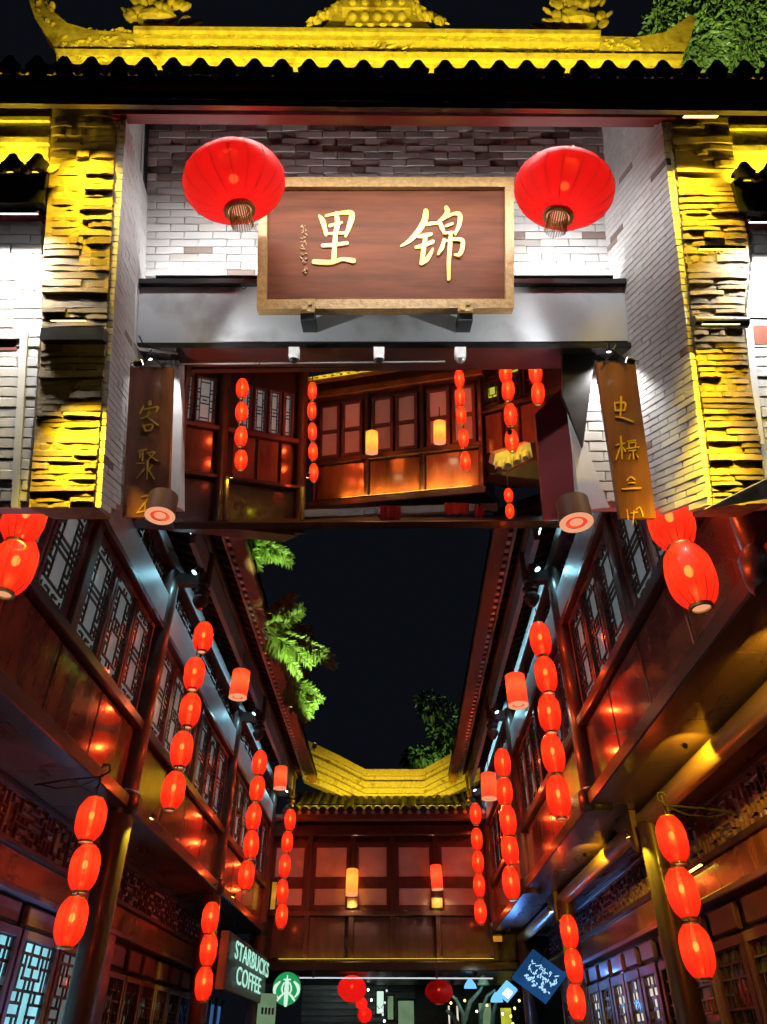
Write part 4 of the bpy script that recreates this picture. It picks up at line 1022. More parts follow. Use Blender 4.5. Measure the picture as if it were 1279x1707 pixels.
# eave of the pavilion
ea = fc.p(0, b3+.10, .30); rr_ = part(tc_, 'roof', MB().hexa([fc.p(-.05, b3+.08, .28), fc.p(fc.L+.1, b3+.08, .28), fc.p(fc.L+.1, b3+.42, -.4), fc.p(-.05, b3+.42, -.4), fc.p(-.05, b3+.10, .28), fc.p(fc.L+.1, b3+.10, .28), fc.p(fc.L+.1, b3+.44, -.4), fc.p(-.05, b3+.44, -.4)]), M['plaster'])
pr0 = fc.p(0, b3+.10, .28); pr1 = fc.p(0, b3+.44, -.4)
nt_ = 22
for k in range(nt_):
    a = -.03+(fc.L+.1)*k/(nt_-1)
    if k == 0: ptm = mesh_of(MB().halftube(Vector((0,0,0)), pr1-pr0, (fc.n+Vector((0,0,1))), .026, 6, .008), 'tile', M['plaster'], True)
    piece(rr_, 'tile', ptm, Matrix.Translation(pr0+fc.u*a))
part(rr_, 'eave_board', bx(fc, -.05, fc.L+.1, b3+.055, b3+.082, .24, .29), M['fascia'])
led_bar('gallery_light', 'yellow strip light at the foot of the pavilion eave tiles', fc.p(.05, b3+.16, .36), fc.p(fc.L, b3+.16, .36), fc.n*-1+Vector((0,0,.6)), YEL, 5, M['ledy'], MU, 'gallery lights')
led_bar('gallery_light', 'amber strip light along the foot of the pavilion panels', fc.p(.35, b0+.012, .035), fc.p(fc.L-.1, b0+.012, .035), fc.n*-.3+Vector((0,0,1)), (1,.5,.04), 6, M['ledy'], MU, 'gallery lights', w=.008)
# right wing
fg = facade(800, 7.0, 960, 6.3, 740)
tr = thing('gallery_wing', 'narrow timber wing with small yellow lit windows on the right inside the passage', 'house', fg.p(fg.L/2, fg.z(800)), MU)
g0, g1, g2, g3 = fg.z(800), fg.z(745), fg.z(690), fg.z(600)
part(tr, 'wall', bx(fg, 0, fg.L+.2, g0, g3+.2, -.5, -.08), M['wood'])
part(tr, 'sill_beam', bx(fg, 0, fg.L+.2, g2-.02, g2+.03, -.08, .03, c=.006), M['woodL'])
for k, (a, b) in enumerate(((.06,.26), (.30,.46), (.48,.76))):
    part(tr, 'panel', bx(fg, a, b-.01, g1-.08, g2-.03, -.07, -.02, c=.006), M['lacquer'])
for k, (a, b) in enumerate(((.05,.25), (.30,.50), (.52,.72))):
    f = part(tr, 'window', ring(fg, a, b, g2+.05, g2+.50, .025, -.07, .0), M['wood'])
    part(f, 'pane', bx(fg, a+.025, b-.025, g2+.075, g2+.475, -.06, -.05), M['dglass'])
    part(f, 'lattice', lattice(fg, a+.025, b-.025, g2+.075, g2+.475, -.045, 4, 8, 6, .008, ((1,3,2,5),), .5), M['maroon'])
part(tr, 'lit_pane', bx(fg, .10, .19, g2+.16, g2+.26, -.05, -.035), M['yellowpane'])
part(tr, 'lit_pane', bx(fg, .37, .46, g2+.36, g2+.46, -.05, -.035), M['yellowpane'])
# little yellow canopy on the right
cn = thing('tiled_canopy', 'small yellow lit tiled canopy at the right inside the passage', 'roof', U(860, 775, 6.1), MU)
part(cn, 'canopy_slab', MB().prism([U(822,775,6.1), U(846,784,6.1), U(888,762,6.1), U(884,738,6.1), U(826,757,6.1)], (0,.25,.1)), M['plaster'])
for k in range(4):
    x = 832+k*15; y = 783-k*6
    part(cn, 'tile', MB().halftube(U(x,y,6.06), U(x,y-22,6.2), (0,-.6,.8), .035, 6, .01), M['plaster'], True)
part(cn, 'canopy_beam', MB().prism([U(815,790,6.1), U(905,800,6.1), U(905,775,6.1), U(890,766,6.1), U(846,786,6.1)], (0,.3,0)), M['woodL'])
flood('canopy_light', 'yellow floodlight above the small canopy', U(850, 722, 5.8), U(856, 765, 6.1), YEL, 5, M['ledy'], MU, r=.02, angle=110)
# floor of the gallery, resting on the roofs
ff = thing('gallery_floor', 'dark deck carrying the timber gallery between the roofs', 'deck', U(620, 868, 7.0), MU)
part(ff, 'deck', MB().hexa([U(290,882,6.45), U(950,880,6.25), U(950,868,7.6), U(290,872,7.6), U(290,872,6.45), U(950,868,6.25), U(950,858,7.6), U(290,862,7.6)]), M['wood'])
part(ff, 'front_beam', MB().prism([U(505,862,6.7), U(830,850,6.7), U(830,838,6.7), U(505,850,6.7)], (0,.1,0)), M['woodL'])
for xx, w_ in ((378, 'left'), (505, 'right')):
    flood('gallery_light', f'yellow lamp at the foot of the {w_} gallery post', U(xx+8, 795, 6.5), U(xx, 850, 6.7), (.9,.85,.02), 2.2, M['ledy'], MU, 'gallery post lamps', r=.018, angle=130)
pc = thing('wooden_post', 'short post lit yellow below the left gallery wing', 'post', U(377, 868, 6.55), MU)
part(pc, 'shaft', MB().tube([U(377,868,6.55), U(377,794,6.55)], .028, 10), M['fascia'], True)
pc = thing('wooden_post', 'short post lit yellow at the corner of the pavilion', 'post', U(504, 868, 6.7), MU)
part(pc, 'shaft', MB().tube([U(504,868,6.7), U(504,812,6.7)], .022, 10), M['fascia'], True)
for k, (x0_, x1_, y0_, y1_) in enumerate(((634,668,843,866), (742,782,838,856), (792,806,842,862))):
    tt = thing('red_cloth', ('left', 'middle', 'right')[k] + ' piece of red cloth hanging below the pavilion', 'cloth', U((x0_+x1_)/2, y0_, 6.65), MU, 'red cloths')
    mb = MB(); n_ = 7
    for i in range(n_):
        for yy in (y0_, y1_+(2 if i % 2 else 0)):
            mb.v.append(U(x0_+(x1_-x0_)*i/(n_-1), yy, 6.66+.012*(i % 2)))
    mb.f = [[2*i+1, 2*i+3, 2*i+2, 2*i] for i in range(n_-1)]
    o = part(tt, 'cloth', mb, pmat('red_cloth', (.35,.02,.03), .8, .2, 10) if k == 0 else bpy.data.materials['red_cloth'])
    sm = o.modifiers.new('thickness', 'SOLIDIFY'); sm.thickness = .006

# ------------------------------------------------------------------ lanterns
def prof_barrel():
    out = []
    for k in range(13):
        t = -1 + 2*k/12
        out.append((.5*(1-abs(t)**3.0*.50), t*.5))
    return out
LM = {}
LM['barrel'] = mesh_of(MB().lathe(prof_barrel(), 28, rib=.022), 'shade', M['lantern'], True)
LM['oval'] = mesh_of(MB().lathe([(.5*math.sqrt(max(0.02, 1-(t*.985)**2)), t*.5) for t in [-1+2*k/16 for k in range(17)]], 40, rib=.010), 'shade', M['oval'], True)
LM['paper'] = mesh_of(MB().lathe([(.46,-.5), (.495,-.47), (.5,0), (.495,.47), (.42,.5)], 24), 'shade', M['paper'], True)
LM['amber'] = mesh_of(MB().lathe([(.42,-.5), (.49,-.46), (.5,0), (.49,.46), (.40,.5)], 24), 'shade', M['amber'], True)
LM['tan'] = mesh_of(MB().lathe([(.46,-.5), (.5,-.46), (.5,0), (.495,.47), (.42,.5)], 24), 'shade', M['tan'], True)
def ringm(r0, r1, z0, z1, seg=20): return MB().lathe([(r1, z0), (r0, z0), (r0, z1), (r1, z1), (r1, z0)], seg)
CAPT = mesh_of(MB().lathe([(0,.535), (.20,.53), (.26,.515), (.265,.49), (0,.485)][::-1], 18), 'cap', M['brass'], True)
CAPB = mesh_of(ringm(.25, .19, -.545, -.49), 'rim', M['brass'], True)
GLOW = mesh_of(MB().lathe([(0,-.515), (.19,-.515)], 16), 'lit_opening', M['rim'])
RIMP = mesh_of(ringm(.5, .32, -.53, -.495, 24), 'rim', M['rim'], True)
INNR = mesh_of(MB().lathe([(0,-.505), (.17,-.505), (.20,-.49)], 18), 'inner_disc', M['rim'], True)
INNB = mesh_of(MB().lathe([(.0,-.47), (.32,-.47)], 18), 'bottom_board', M['paper'])
BULB = mesh_of(MB().blob((0,0,0), .12, .12, .12, None, 12, 8), 'glass_bulb', M['bulb'], True)
CORD = mesh_of(MB().tube([(0,0,0), (0,0,1)], 1, 6), 'cord', M['cord'])
def ribs(prof, n, r, mat):
    mb = MB()
    for k in range(n):
        a = 2*math.pi*k/n; mb.tube([((q*1.004)*math.cos(a), (q*1.004)*math.sin(a), z) for q, z in prof], r, 3, False)
    return mesh_of(mb, 'rib_wires', mat)
M['rib'] = pmat('rib_red', (.20,.012,.010), .6, .2, 10)
RIBB = ribs(prof_barrel(), 14, .0085, M['rib'])
RIBO = ribs([(.5*math.sqrt(max(0.02, 1-(t*.985)**2)), t*.5) for t in [-1+2*k/12 for k in range(13)]], 18, .0032, M['rib'])
def sub(t, name, me, loc=(0,0,0), scale=(1,1,1)):
    o = bpy.data.objects.new(name, me); COL.objects.link(o); o.parent = t; o.location = loc; o.scale = scale; return o
def lantern(name, label, loc, w, h, kind, cord, space=I4, group=None, power=.22, tint=(1,.62,.32), rot=0., down=0):
    t = bpy.data.objects.new(name, None); COL.objects.link(t); t.empty_display_size = .1
    t.matrix_world = space @ Matrix.Translation(loc) @ Matrix.Rotation(rnd.uniform(-.045,.045)+rot, 4, 'Y') @ Matrix.Rotation(rnd.uniform(0,6), 4, 'Z') @ Matrix.Diagonal((w, w, h, 1))
    tag(t, label, 'lantern', group); BASE[t.name] = Vector(loc)
    sub(t, 'shade', LM[kind])
    if kind in ('barrel', 'oval'): sub(t, 'rib_wires', RIBB if kind == 'barrel' else RIBO)
    if kind in ('barrel', 'oval'): sub(t, 'glass_bulb', BULB, (0,0,.08), (.8,.8,.8) if kind == 'barrel' else (.4,.4,.55))
    if kind in ('barrel', 'oval'):
        s = 1 if kind == 'barrel' else .62
        sub(t, 'cap', CAPT, scale=(s,s,1)); sub(t, 'rim', CAPB, scale=(s,s,1)); sub(t, 'lit_opening', GLOW, scale=(s,s,1))
    elif kind in ('paper', 'tan', 'amber'):
        sub(t, 'rim', RIMP); sub(t, 'inner_disc', INNR); sub(t, 'bottom_board', INNB)
    if cord > 0: sub(t, 'cord', CORD, (0,0,.5), (.006/w, .006/w, cord/h))
    if down:
        l2 = bpy.data.lights.new('down_light', 'SPOT'); l2.color = (1,.55,.26); l2.energy = down; l2.spot_size = math.radians(165); l2.spot_blend = .5; l2.shadow_soft_size = .05
        o2 = bpy.data.objects.new('down_light', l2); COL.objects.link(o2); o2.parent = t; o2.location = (0, 0, -.56)
    ld = bpy.data.lights.new('bulb', 'POINT'); ld.color = tint; ld.energy = power; ld.shadow_soft_size = .02
    o = bpy.data.objects.new('bulb', ld); COL.objects.link(o); o.parent = t; o.location = (0, 0, .08)
    return t
ORD = ('topmost', 'second', 'third', 'fourth', 'fifth', 'lowest')
def string(pts, w, h, where, X=None, Y=None, space=I4, Yu=None, power=11.0, name='red_lantern'):
    n = len(pts)
    P = [U(a, b, Yu) if Yu else (onX(a, b, X) if X is not None else onY(a, b, Y)) for a, b in pts]
    for k, p in enumerate(P):
        ordw = 'lowest' if k == n-1 and n > 1 else (ORD[k] if k == 0 else ORD[k]+' from top')
        gap = (P[k-1]-p).length - h if k else .18
        lantern(name, f'{ordw} red lantern {where}', p, w, h, 'barrel', max(.02, gap), space, 'red barrel lanterns', power)
string([(42,862), (24,942)], .225, .345, 'at the left edge just below the gate wing', X=-2.08)
string([(1118,868), (1151,960)], .235, .345, 'right of the couplet board just below the gate', X=1.48)
string([(339,1062), (324,1123), (317,1184), (303,1249), (289,1318)], .215, .335, 'in the near five-lantern string under the left eave', X=-2.1)
string([(433,1272), (429,1315), (423,1362), (419,1408), (411,1459)], .225, .36, 'in the middle five-lantern string under the left eave', X=-2.1)
string([(484,1367), (479,1404), (475,1444), (471,1486), (470,1527)], .215, .38, 'in the string at the left corner of the far house', Y=14.55)
string([(901,1066), (910,1125), (916,1189), (922,1257), (931,1328)], .215, .365, 'in the near five-lantern string under the right eave', X=1.5)
string([(838,1272), (841,1320), (847,1368), (850,1416), (852,1472)], .225, .38, 'in the middle five-lantern string under the right eave', X=1.5)
string([(793,1357), (795,1399), (797,1437), (799,1476), (801,1520)], .215, .38, 'in the string at the right corner of the far house', Y=14.6)
string([(152,1365), (141,1447), (119,1536)], .215, .305, 'hanging from the iron scroll bracket on the left', X=-2.3)
string([(351,1530), (348,1583), (340,1640)], .215, .35, 'in the low string beside the farther left post', X=-2.4)
string([(1121,1399), (1138,1488), (1162,1585)], .215, .315, 'in the low string before the near right post', X=2.04)
string([(949,1553), (957,1610), (961,1670)], .215, .355, 'in the low string before the farther right post', X=2.15)
# a slack wire end below the big lantern at right
# cylinder lanterns of paper under the eaves
for (x, y, w, h, X, lab, k, pw_) in ((400,1140,.225,.35,-1.95,'orange red paper cylinder lantern under the left eave with open lit bottom','paper',.3), (468,1296,.215,.35,-1.95,'paler red paper cylinder lantern farther along under the left eave','paper',.3),
        (861,1150,.215,.34,1.30,'red paper cylinder lantern under the right eave with lit bottom ring','paper',.2), (815,1310,.215,.34,1.30,'smaller red paper cylinder lantern farther along under the right eave','paper',.2)):
    lantern('paper_lantern', lab, onX(x, y, X), w, h, k, .25, group='paper cylinder lanterns', power=pw_*4, tint=(1,.5,.25), down=40)
lantern('paper_lantern', 'tan paper lantern with glowing bottom ring before the left couplet board', onD(270, 843, 3.2), .130, .11, 'tan', .02, I4, 'tan paper lanterns', .01, (1,.6,.35))
lantern('paper_lantern', 'tan paper lantern with glowing bottom ring before the open door leaf', onD(957, 853, 3.25), .150, .12, 'tan', .02, I4, 'tan paper lanterns', .01, (1,.6,.35))
lantern('paper_lantern', 'amber paper lantern on the far house left of its middle windows', onY(587, 1470, EY-.22), .23, .45, 'amber', .3, group='far house lanterns', power=1.5, tint=(1,.55,.15), down=26)
lantern('paper_lantern', 'red paper lantern on the far house right of its middle windows', onY(728, 1462, EY-.22), .22, .42, 'paper', .3, group='far house lanterns', power=1.2, tint=(1,.45,.2), down=26)
# lantern holders of the far house
for xx, w_ in ((587, 'left'), (729, 'right')):
    a = onY(xx-9, 1513, EY-.11); b = onY(xx+9, 1496, EY-.11)
    tt = thing('lamp_bracket', f'small yellow lit bracket below the {w_} far house lantern', 'bracket', (a+b)/2, group='lantern brackets')
    part(tt, 'plate', MB().box(WF, a.x, b.x, a.z, b.z, -EY+.03, -EY+.08, .006), M['brass'])
    flood('bracket_lamp', f'tiny yellow lamp on the bracket of the {w_} far house lantern', (a+b)/2+Vector((0,-.16,-.12)), (a+b)/2+Vector((0,.1,.1)), YEL, .8, M['ledy'], r=.012, angle=120, group='bracket lamps')
# two great oval lanterns of the gate
for (x, y, w, h, lab, Yl) in ((391,305,.515,.310,'large oval red silk lantern hanging left of the signboard',3.18), (940,317,.50,.295,'large oval red silk lantern hanging right of the signboard',3.18)):
    p = U(x, y, Yl)
    t = lantern('silk_lantern', lab, p, w, h, 'oval', .12, MU, 'gate lanterns', 6.5, (1,.55,.35), rot=-.2 if x < 640 else .2)
    tm = MB(); r = random.Random(x)
    for k in range(26):
        a = 2*math.pi*k/26
        tm.tube([(.095*math.cos(a), .095*math.sin(a), -.5), (.10*math.cos(a), .10*math.sin(a), -.62-.02*r.random()), (.105*math.cos(a+.04), .105*math.sin(a+.04), -.79-.03*r.random())], .006, 4)
    tas = mesh_of(tm, 'tassel', M['brass']); sub(t, 'tassel', tas)
    sub(t, 'collar', mesh_of(MB().lathe([(.08,-.52), (.11,-.51), (.115,-.47), (.09,-.45)], 18), 'collar', M['brass'], True))
# gallery strings
string([(404,648), (403,687), (402,728), (402,767)], .115, .185, 'in the four-lantern string before the left gallery wing', Yu=6.4, space=MU, power=4.5)
string([(521,652), (520,685), (521,720), (522,753), (523,788)], .09, .18, 'in the five-lantern string at the left of the pavilion', Yu=6.9, space=MU, power=4.5)
string([(766,632), (767,662), (769,693), (773,731), (776,769)], .095, .18, 'in the five-lantern string at the right of the pavilion', Yu=6.6, space=MU, power=4.5)
string([(843,622), (847,650), (851,692), (853,735)], .115, .20, 'in the string before the right gallery wing', Yu=6.1, space=MU, power=4.5)
string([(893,622), (897,656)], .115, .20, 'in the short string at the right end of the gallery', Yu=6.0, space=MU, power=4.5)
string([(848,826), (850,852)], .075, .12, 'in the small string below the canopy', Yu=6.0, space=MU, power=1.8)
lantern('paper_lantern', 'amber paper lantern before the left pavilion windows', U(620, 737, 6.95), .125, .225, 'amber', .15, MU, 'pavilion lanterns', .8, (1,.5,.15), down=18)
lantern('paper_lantern', 'amber paper lantern before the right pavilion windows', U(733, 720, 6.85), .12, .225, 'amber', .15, MU, 'pavilion lanterns', .8, (1,.5,.15), down=18)

# iron scroll brackets
def scroll(px, py, X, s, label):
    p = onX(px, py, X); t = thing('iron_bracket', label, 'bracket', p, group='iron lantern brackets')
    o = -s; pts = [p+Vector((o*.55, .1, -.02)), p+Vector((o*.3, .05, .0)), p+Vector((0, 0, .01)), p+Vector((-o*.06, 0, .05)), p+Vector((-o*.05, 0, .10)), p+Vector((-o*.005, 0, .105)), p+Vector((o*.01, 0, .075))]
    part(t, 'arm', MB().tube(pts, .008, 6), M['iron'], True)
    part(t, 'brace', MB().tube([p+Vector((o*.5, .09, -.02)), p+Vector((o*.35, .06, -.06)), p+Vector((o*.15, .03, -.05)), p+Vector((0, 0, 0))], .006, 6), M['iron'], True)
    part(t, 'hook', MB().tube([p, p+Vector((0, 0, -.05)), p+Vector((-.02, 0, -.08)), p+Vector((0, 0, -.11)), p+Vector((.02, 0, -.08)), p+Vector((0, 0, -.05))], .006, 6), M['iron'], True)
scroll(168, 1297, -2.3, 1, 'wrought iron scroll bracket holding the near left lantern string')
scroll(356, 1488, -2.4, 1, 'wrought iron scroll bracket holding the far left low lantern string')
scroll(1112, 1345, 2.04, -1, 'wrought iron scroll bracket holding the near right lantern string')

# right edge: pale awning corner and pipe
aw = thing('awning', 'pale awning corner at the right edge below the gate', 'awning', onD(1240, 840, 3.05))
part(aw, 'cloth', MB().prism([onD(1176,849,3.10), onD(1300,828,2.95), onD(1300,788,2.95), onD(1262,806,3.0)], FWD*.02), M['plaster'])
# ------------------------------------------------------------------ signs
def text_mesh(s, size, mat, depth=.01, shear=0, width=1.0):
    cu_ = bpy.data.curves.new('lettering', 'FONT'); cu_.body = s; cu_.size = size; cu_.extrude = depth; cu_.align_x = 'CENTER'; cu_.align_y = 'CENTER'; cu_.offset = size*.006; cu_.space_character = 1.04
    o = bpy.data.objects.new('lettering', cu_); COL.objects.link(o); bpy.context.view_layer.update()
    me = bpy.data.meshes.new_from_object(o.evaluated_get(bpy.context.evaluated_depsgraph_get()))
    bpy.data.objects.remove(o); me.name = 'lettering'; me.materials.clear(); me.materials.append(mat); return me
SX = -2.2
c0, c1, c2, c3 = onX(395,1558,SX), onX(455,1605,SX), onX(430,1675,SX), onX(362,1640,SX)
ya, yb = (c0.y+c3.y)/2, (c1.y+c2.y)/2; zt_, zb_ = (c0.z+c1.z)/2, (c2.z+c3.z)/2
sf = Fr((SX,0,0), (0,1,0), (0,0,1), (1,0,0))
st = thing('shop_sign', 'grey shop sign with two lines of mint green letters above the left shop', 'sign', sf.p((ya+yb)/2, zb_))
part(st, 'board', bx(sf, ya, yb, zb_, zt_, -.12, 0, c=.01), M['signgrey'])
for ln, zz, wd_ in (('STARBUCKS', .70, .90), ('COFFEE', .29, .62)):
    me = text_mesh(ln, .30, M['mint'], .004)
    xs_ = [v.co.x for v in me.vertices]; wdt = max(xs_)-min(xs_); sx_ = (yb-ya)*wd_/wdt
    cpt = sf.p(ya+(yb-ya)*(.52 if ln == 'STARBUCKS' else .46), zb_+(zt_-zb_)*zz, .045)
    piece(st, 'lettering', me, Matrix(((0,0,1,cpt.x), (1,0,0,cpt.y), (0,1,0,cpt.z), (0,0,0,1))) @ Matrix.Diagonal((sx_, .98, 1, 1)))
# round green logo sign
lc = onD(478, 1648, 12.1)
lg = thing('logo_sign', 'round green glowing logo sign with pale crowned figure beside the grey shop sign', 'sign', lc)
lf = Fr(lc, (1,0,0), (0,0,1), (0,-1,0)); R_ = .235
part(lg, 'disc', MB().tube([lc+Vector((0,.06,0)), lc], R_, 36), M['greenglow'])
part(lg, 'rim', MB().lathe([(R_+.012,-.001), (R_+.012,.08), (R_,.08), (R_,-.001), (R_+.012,-.001)], 36) if False else MB().tube([lc+Vector((R_*1.02*math.cos(a*math.pi/18), .03, R_*1.02*math.sin(a*math.pi/18))) for a in range(37)], .012, 6, False), M['black'], True)
cl = lambda x, y: lf.p(x*R_, y*R_)
sir = [[(0,.05,.34),(0,-.35,.30),(0,-.95,.26)], [(0,.42,.26),(0,.22,.30)], [(-.22,.55,.10),(0,.52,.14),(.22,.55,.10)], [(0,.55,.12),(0,.78,.08)], [(-.2,.35,.10),(-.34,0,.12),(-.24,-.3,.10)], [(.2,.35,.10),(.34,0,.12),(.24,-.3,.10)],
       [(-.14,-.25,.10),(-.46,-.52,.16),(-.60,-.70,.12)], [(.14,-.25,.10),(.46,-.52,.16),(.60,-.70,.12)], [(-.52,.40,.12),(-.80,.12,.24),(-.84,-.22,.18),(-.62,-.50,.08)], [(.52,.40,.12),(.80,.12,.24),(.84,-.22,.18),(.62,-.50,.08)]]
part(lg, 'figure', glyph(sir, cl, Vector((0,-1,0)), .004, .0008), M['whiteglow'])
part(lg, 'arm', MB().tube([lc+Vector((-R_,.03,.05)), lc+Vector((-.75,.03,.05))], .015, 6), M['black'])
# pale green menu board
a = onD(447, 1676, 11.6)
gb = thing('menu_board', 'small pale green lit board between grey shop sign and round logo', 'sign', a)
gf = Fr(a, Vector((.75,.66,0)), (0,0,1), Vector((.66,-.75,0)))
part(gb, 'board', bx(gf, -.16, .16, -.28, .16, -.05, 0, c=.006), M['palegreen'])
for k in range(4): part(gb, 'dark_mark', bx(gf, -.12+k*.065, -.08+k*.065, -.12, -.03, .001, .006), M['signgrey'])
# tilted blue sign on the right
bc = onD(900, 1630, 9.6)
bs = thing('shop_sign', 'tilted square blue sign with rows of pale dotted writing on the right', 'sign', bc)
bf = Fr(bc, RIGHT*.80-UP*.60, RIGHT*.55+UP*.835, -FWD); hw = .24
bf.v = (bf.v - bf.u*bf.v.dot(bf.u)).normalized()
part(bs, 'board', bx(bf, -hw*1.15, hw*1.15, -hw*.98, hw*.98, -.05, 0, c=.006), M['blueglow'])
r = random.Random(12); wr = []
for row in range(3):
    for k in range(5):
        u0 = -.19+k*.09; v0 = .12-row*.10
        for _ in range(5):
            a_, b_ = u0+r.uniform(-.03,.03), v0+r.uniform(-.03,.03)
            wr.append([(a_, b_, .011), (a_+r.choice((0, .035, .02))*r.choice((-1,1)), b_+r.choice((0, .035, -.03)), .011)] if r.random() < .8 else [(a_, b_, .014), (a_+.004, b_-.008, .014)])
part(bs, 'writing', glyph(wr, lambda x, y: bf.p(x, y, 0), bf.n, .004, .0003), M['bluedot'])
part(bs, 'hanger', MB().tube([bc+UP*.2, bc+UP*.42+RIGHT*.1], .006, 5), M['black'])
# ------------------------------------------------------------------ under the far house: rail, lanterns, far lane
rl_ = thing('light_rail', 'long slim white lit rail under the far house floor', 'rail', onY(660, 1630, EY-.5))
p0, p1 = onY(492, 1630, EY-.5), onY(822, 1631, EY-.5)
part(rl_, 'tube', MB().tube([p0, p1], .011, 8), emat('rail_light', (.85,.92,1), .75)); part(rl_, 'bracket', bx(WF, p0.x+.3, p0.x+.34, p0.z, p0.z+.25, -p0.y-.02, -p0.y+.02), M['black']); part(rl_, 'bracket', bx(WF, p1.x-1.0, p1.x-.96, p1.z, p1.z+.25, -p0.y-.02, -p0.y+.02), M['black'])
for (x, y, w, h, lab, pw_) in ((587,1648,.53,.42,'bright oval red lantern hanging under the far house floor on the left',.9), (732,1653,.52,.37,'dull oval red lantern hanging under the far house floor on the right',.05)):
    lantern('silk_lantern', lab, onY(x, y, 15.9), w, h, 'oval', .2, group='far lanterns', power=pw_*8)
for (x, y, d, lab) in ((603,1673,.24,'small round red lantern below the bright oval far lantern'), (608,1692,.30,'lowest round red lantern with yellow tassel in the far lane')):
    t = lantern('silk_lantern', lab, onY(x, y, 17.5), d, d*.85, 'oval', .05, group='far lanterns', power=3)
    sub(t, 'tassel', mesh_of(MB().tube([(0,0,-.5), (0,0,-1.1)], [.14,.10], 8), 'tassel', M['ledy'] if False else M['gold']))
bw = thing('shutter_wall', 'grey ribbed metal shutter at the end of the lane under the far house', 'shutter', onY(560, 1707, 21))
a = onY(500, 1720, 21); b = onY(690, 1560, 21)
part(bw, 'backing', MB().box(WF, a.x, b.x, 0, b.z, -21.2, -21.05), M['shutter'])
n_ = 26
slme = mesh_of(MB().box(WF, a.x, b.x, 0, .10, -21.05, -21.0, .02), 'slat', M['shutter'])
for k in range(n_): piece(bw, 'slat', slme, Matrix.Translation((0, 0, .3+k*.13)))
flood('lane_lamp', 'pale floodlight shining on the grey shutter of the far lane', onY(548, 1612, 18.5), onY(545, 1690, 21), (.8,1,.95), 22, M['ledw'], r=.05, angle=70)
bw2 = thing('lane_wall', 'dark green wall closing the lane behind the right part of the far house', 'wall', onY(780, 1707, 22))
a = onY(692, 1720, 22); b = onY(960, 1560, 22)
part(bw2, 'wall', MB().box(WF, a.x, b.x, 0, b.z, -22.3, -22), pmat('dark_green_wall', (.03,.05,.045), .5, .4, 3))
# ornamental pipe tree with small blue shades
orn = thing('ornamental_lamp_tree', 'green metal lamp tree with blue cone shades in the far lane on the right', 'lamp', onD(785, 1720, 13.5))
gm_ = pmat('verdigris', (.20,.34,.28), .4, .4, 8, coat=.2)
D_ = 13.4
for k, pts in enumerate((((775,1730),(772,1690),(760,1665),(748,1655)), ((775,1700),(784,1670),(800,1652),(806,1640)), ((800,1730),(802,1690),(812,1660),(826,1650)), ((768,1715),(752,1690),(744,1684)), ((820,1730),(822,1690),(828,1668)))):
    part(orn, 'branch', MB().tube([onD(x, y, D_+.1*k) for x, y in pts], [.05,.04,.028,.02][:len(pts)], 8), gm_, True)
for k, (x, y) in enumerate(((784,1641), (828,1664), (806,1636))):
    c = onD(x, y, D_); part(orn, 'lamp_shade', MB().lathe([(.12,-.06), (.10,0), (.03,.09), (0,.10)], 14, c), M['bluelamp'] if k != 2 else gm_, True)
for k, (x, y) in enumerate(((752,1672), (795,1686), (812,1676), (838,1690), (775,1668))):
    c = onD(x, y, D_-.1); part(orn, 'light_bulb', MB().blob(c, .02, .02, .02), M['ledw' if k % 2 else 'ledy'], True)
flood('lane_lamp', 'greenish floodlight lighting the metal lamp tree', onD(792, 1624, 12.6), onD(790, 1690, 13.4), (.75,1,.8), 30, M['ledw'], r=.04, angle=90)
bl_ = thing('lamp_box', 'glowing blue and white lamp box in the far lane', 'lamp', onD(846, 1657, 11.8))
c = onD(846, 1655, 11.8); bf2 = Fr(c, RIGHT*.77-UP*.64, RIGHT*.64+UP*.77, -FWD)
part(bl_, 'glass', bx(bf2, -.11, .11, -.13, .13, -.06, 0, c=.01), M['bluelamp']); part(bl_, 'core', bx(bf2, -.05, .06, -.06, .06, .001, .01), M['ledw'])
lamp(bl_, 'POINT', c-FWD*.3, c, (.15,.45,1), 14, .05)
sf_ = thing('added_lane_shop', 'added dim shop front with small glowing panes at the end of the far lane', 'shop', onY(700, 1707, 20.8))  # glowing panes added to brighten the far lane
for k, (x0_, x1_, y0_, y1_, mm) in enumerate(((628,640,1652,1690,'whiteglow'), (646,656,1660,1700,'palegreen'), (664,690,1668,1712,'palegreen'), (748,764,1676,1712,'warmpane'), (800,818,1672,1712,'palegreen'), (836,852,1680,1712,'yellowpane'))):
    a = onY(x0_, y1_, 20.8); b = onY(x1_, y0_, 20.8)
    part(sf_, 'pane', MB().box(WF, a.x, b.x, a.z, b.z, -20.86, -20.8), M[mm]); part(sf_, 'pane_frame', ring(WF, a.x-.03, b.x+.03, a.z-.03, b.z+.03, .035, -20.88, -20.77), M['black'])
# fairy lights strung across the far lane
for k, (pa, pb, lab) in enumerate((((614,1650), (650,1720), 'string of small white lights hanging left of the lane middle'), ((655,1632), (628,1712), 'string of small greenish lights hanging in the lane middle'), ((862,1668), (848,1720), 'short string of small warm lights beside the blue lamp box'))):
    A, B = onY(*pa, 18.0), onY(*pb, 18.0)
    t = thing('string_lights', lab, 'lights', A, group='fairy lights')
    pts = [A.lerp(B, q/8)+Vector((.05*math.sin(q*2.1+k), 0, 0)) for q in range(9)]
    part(t, 'wire', MB().tube(pts, .006, 4), M['black'])
    for q in pts[::2]: part(t, 'light_bulb', MB().blob(q, .022, .022, .026, None, 6, 4), M[('ledw','whiteglow','ledy')[k]], True)
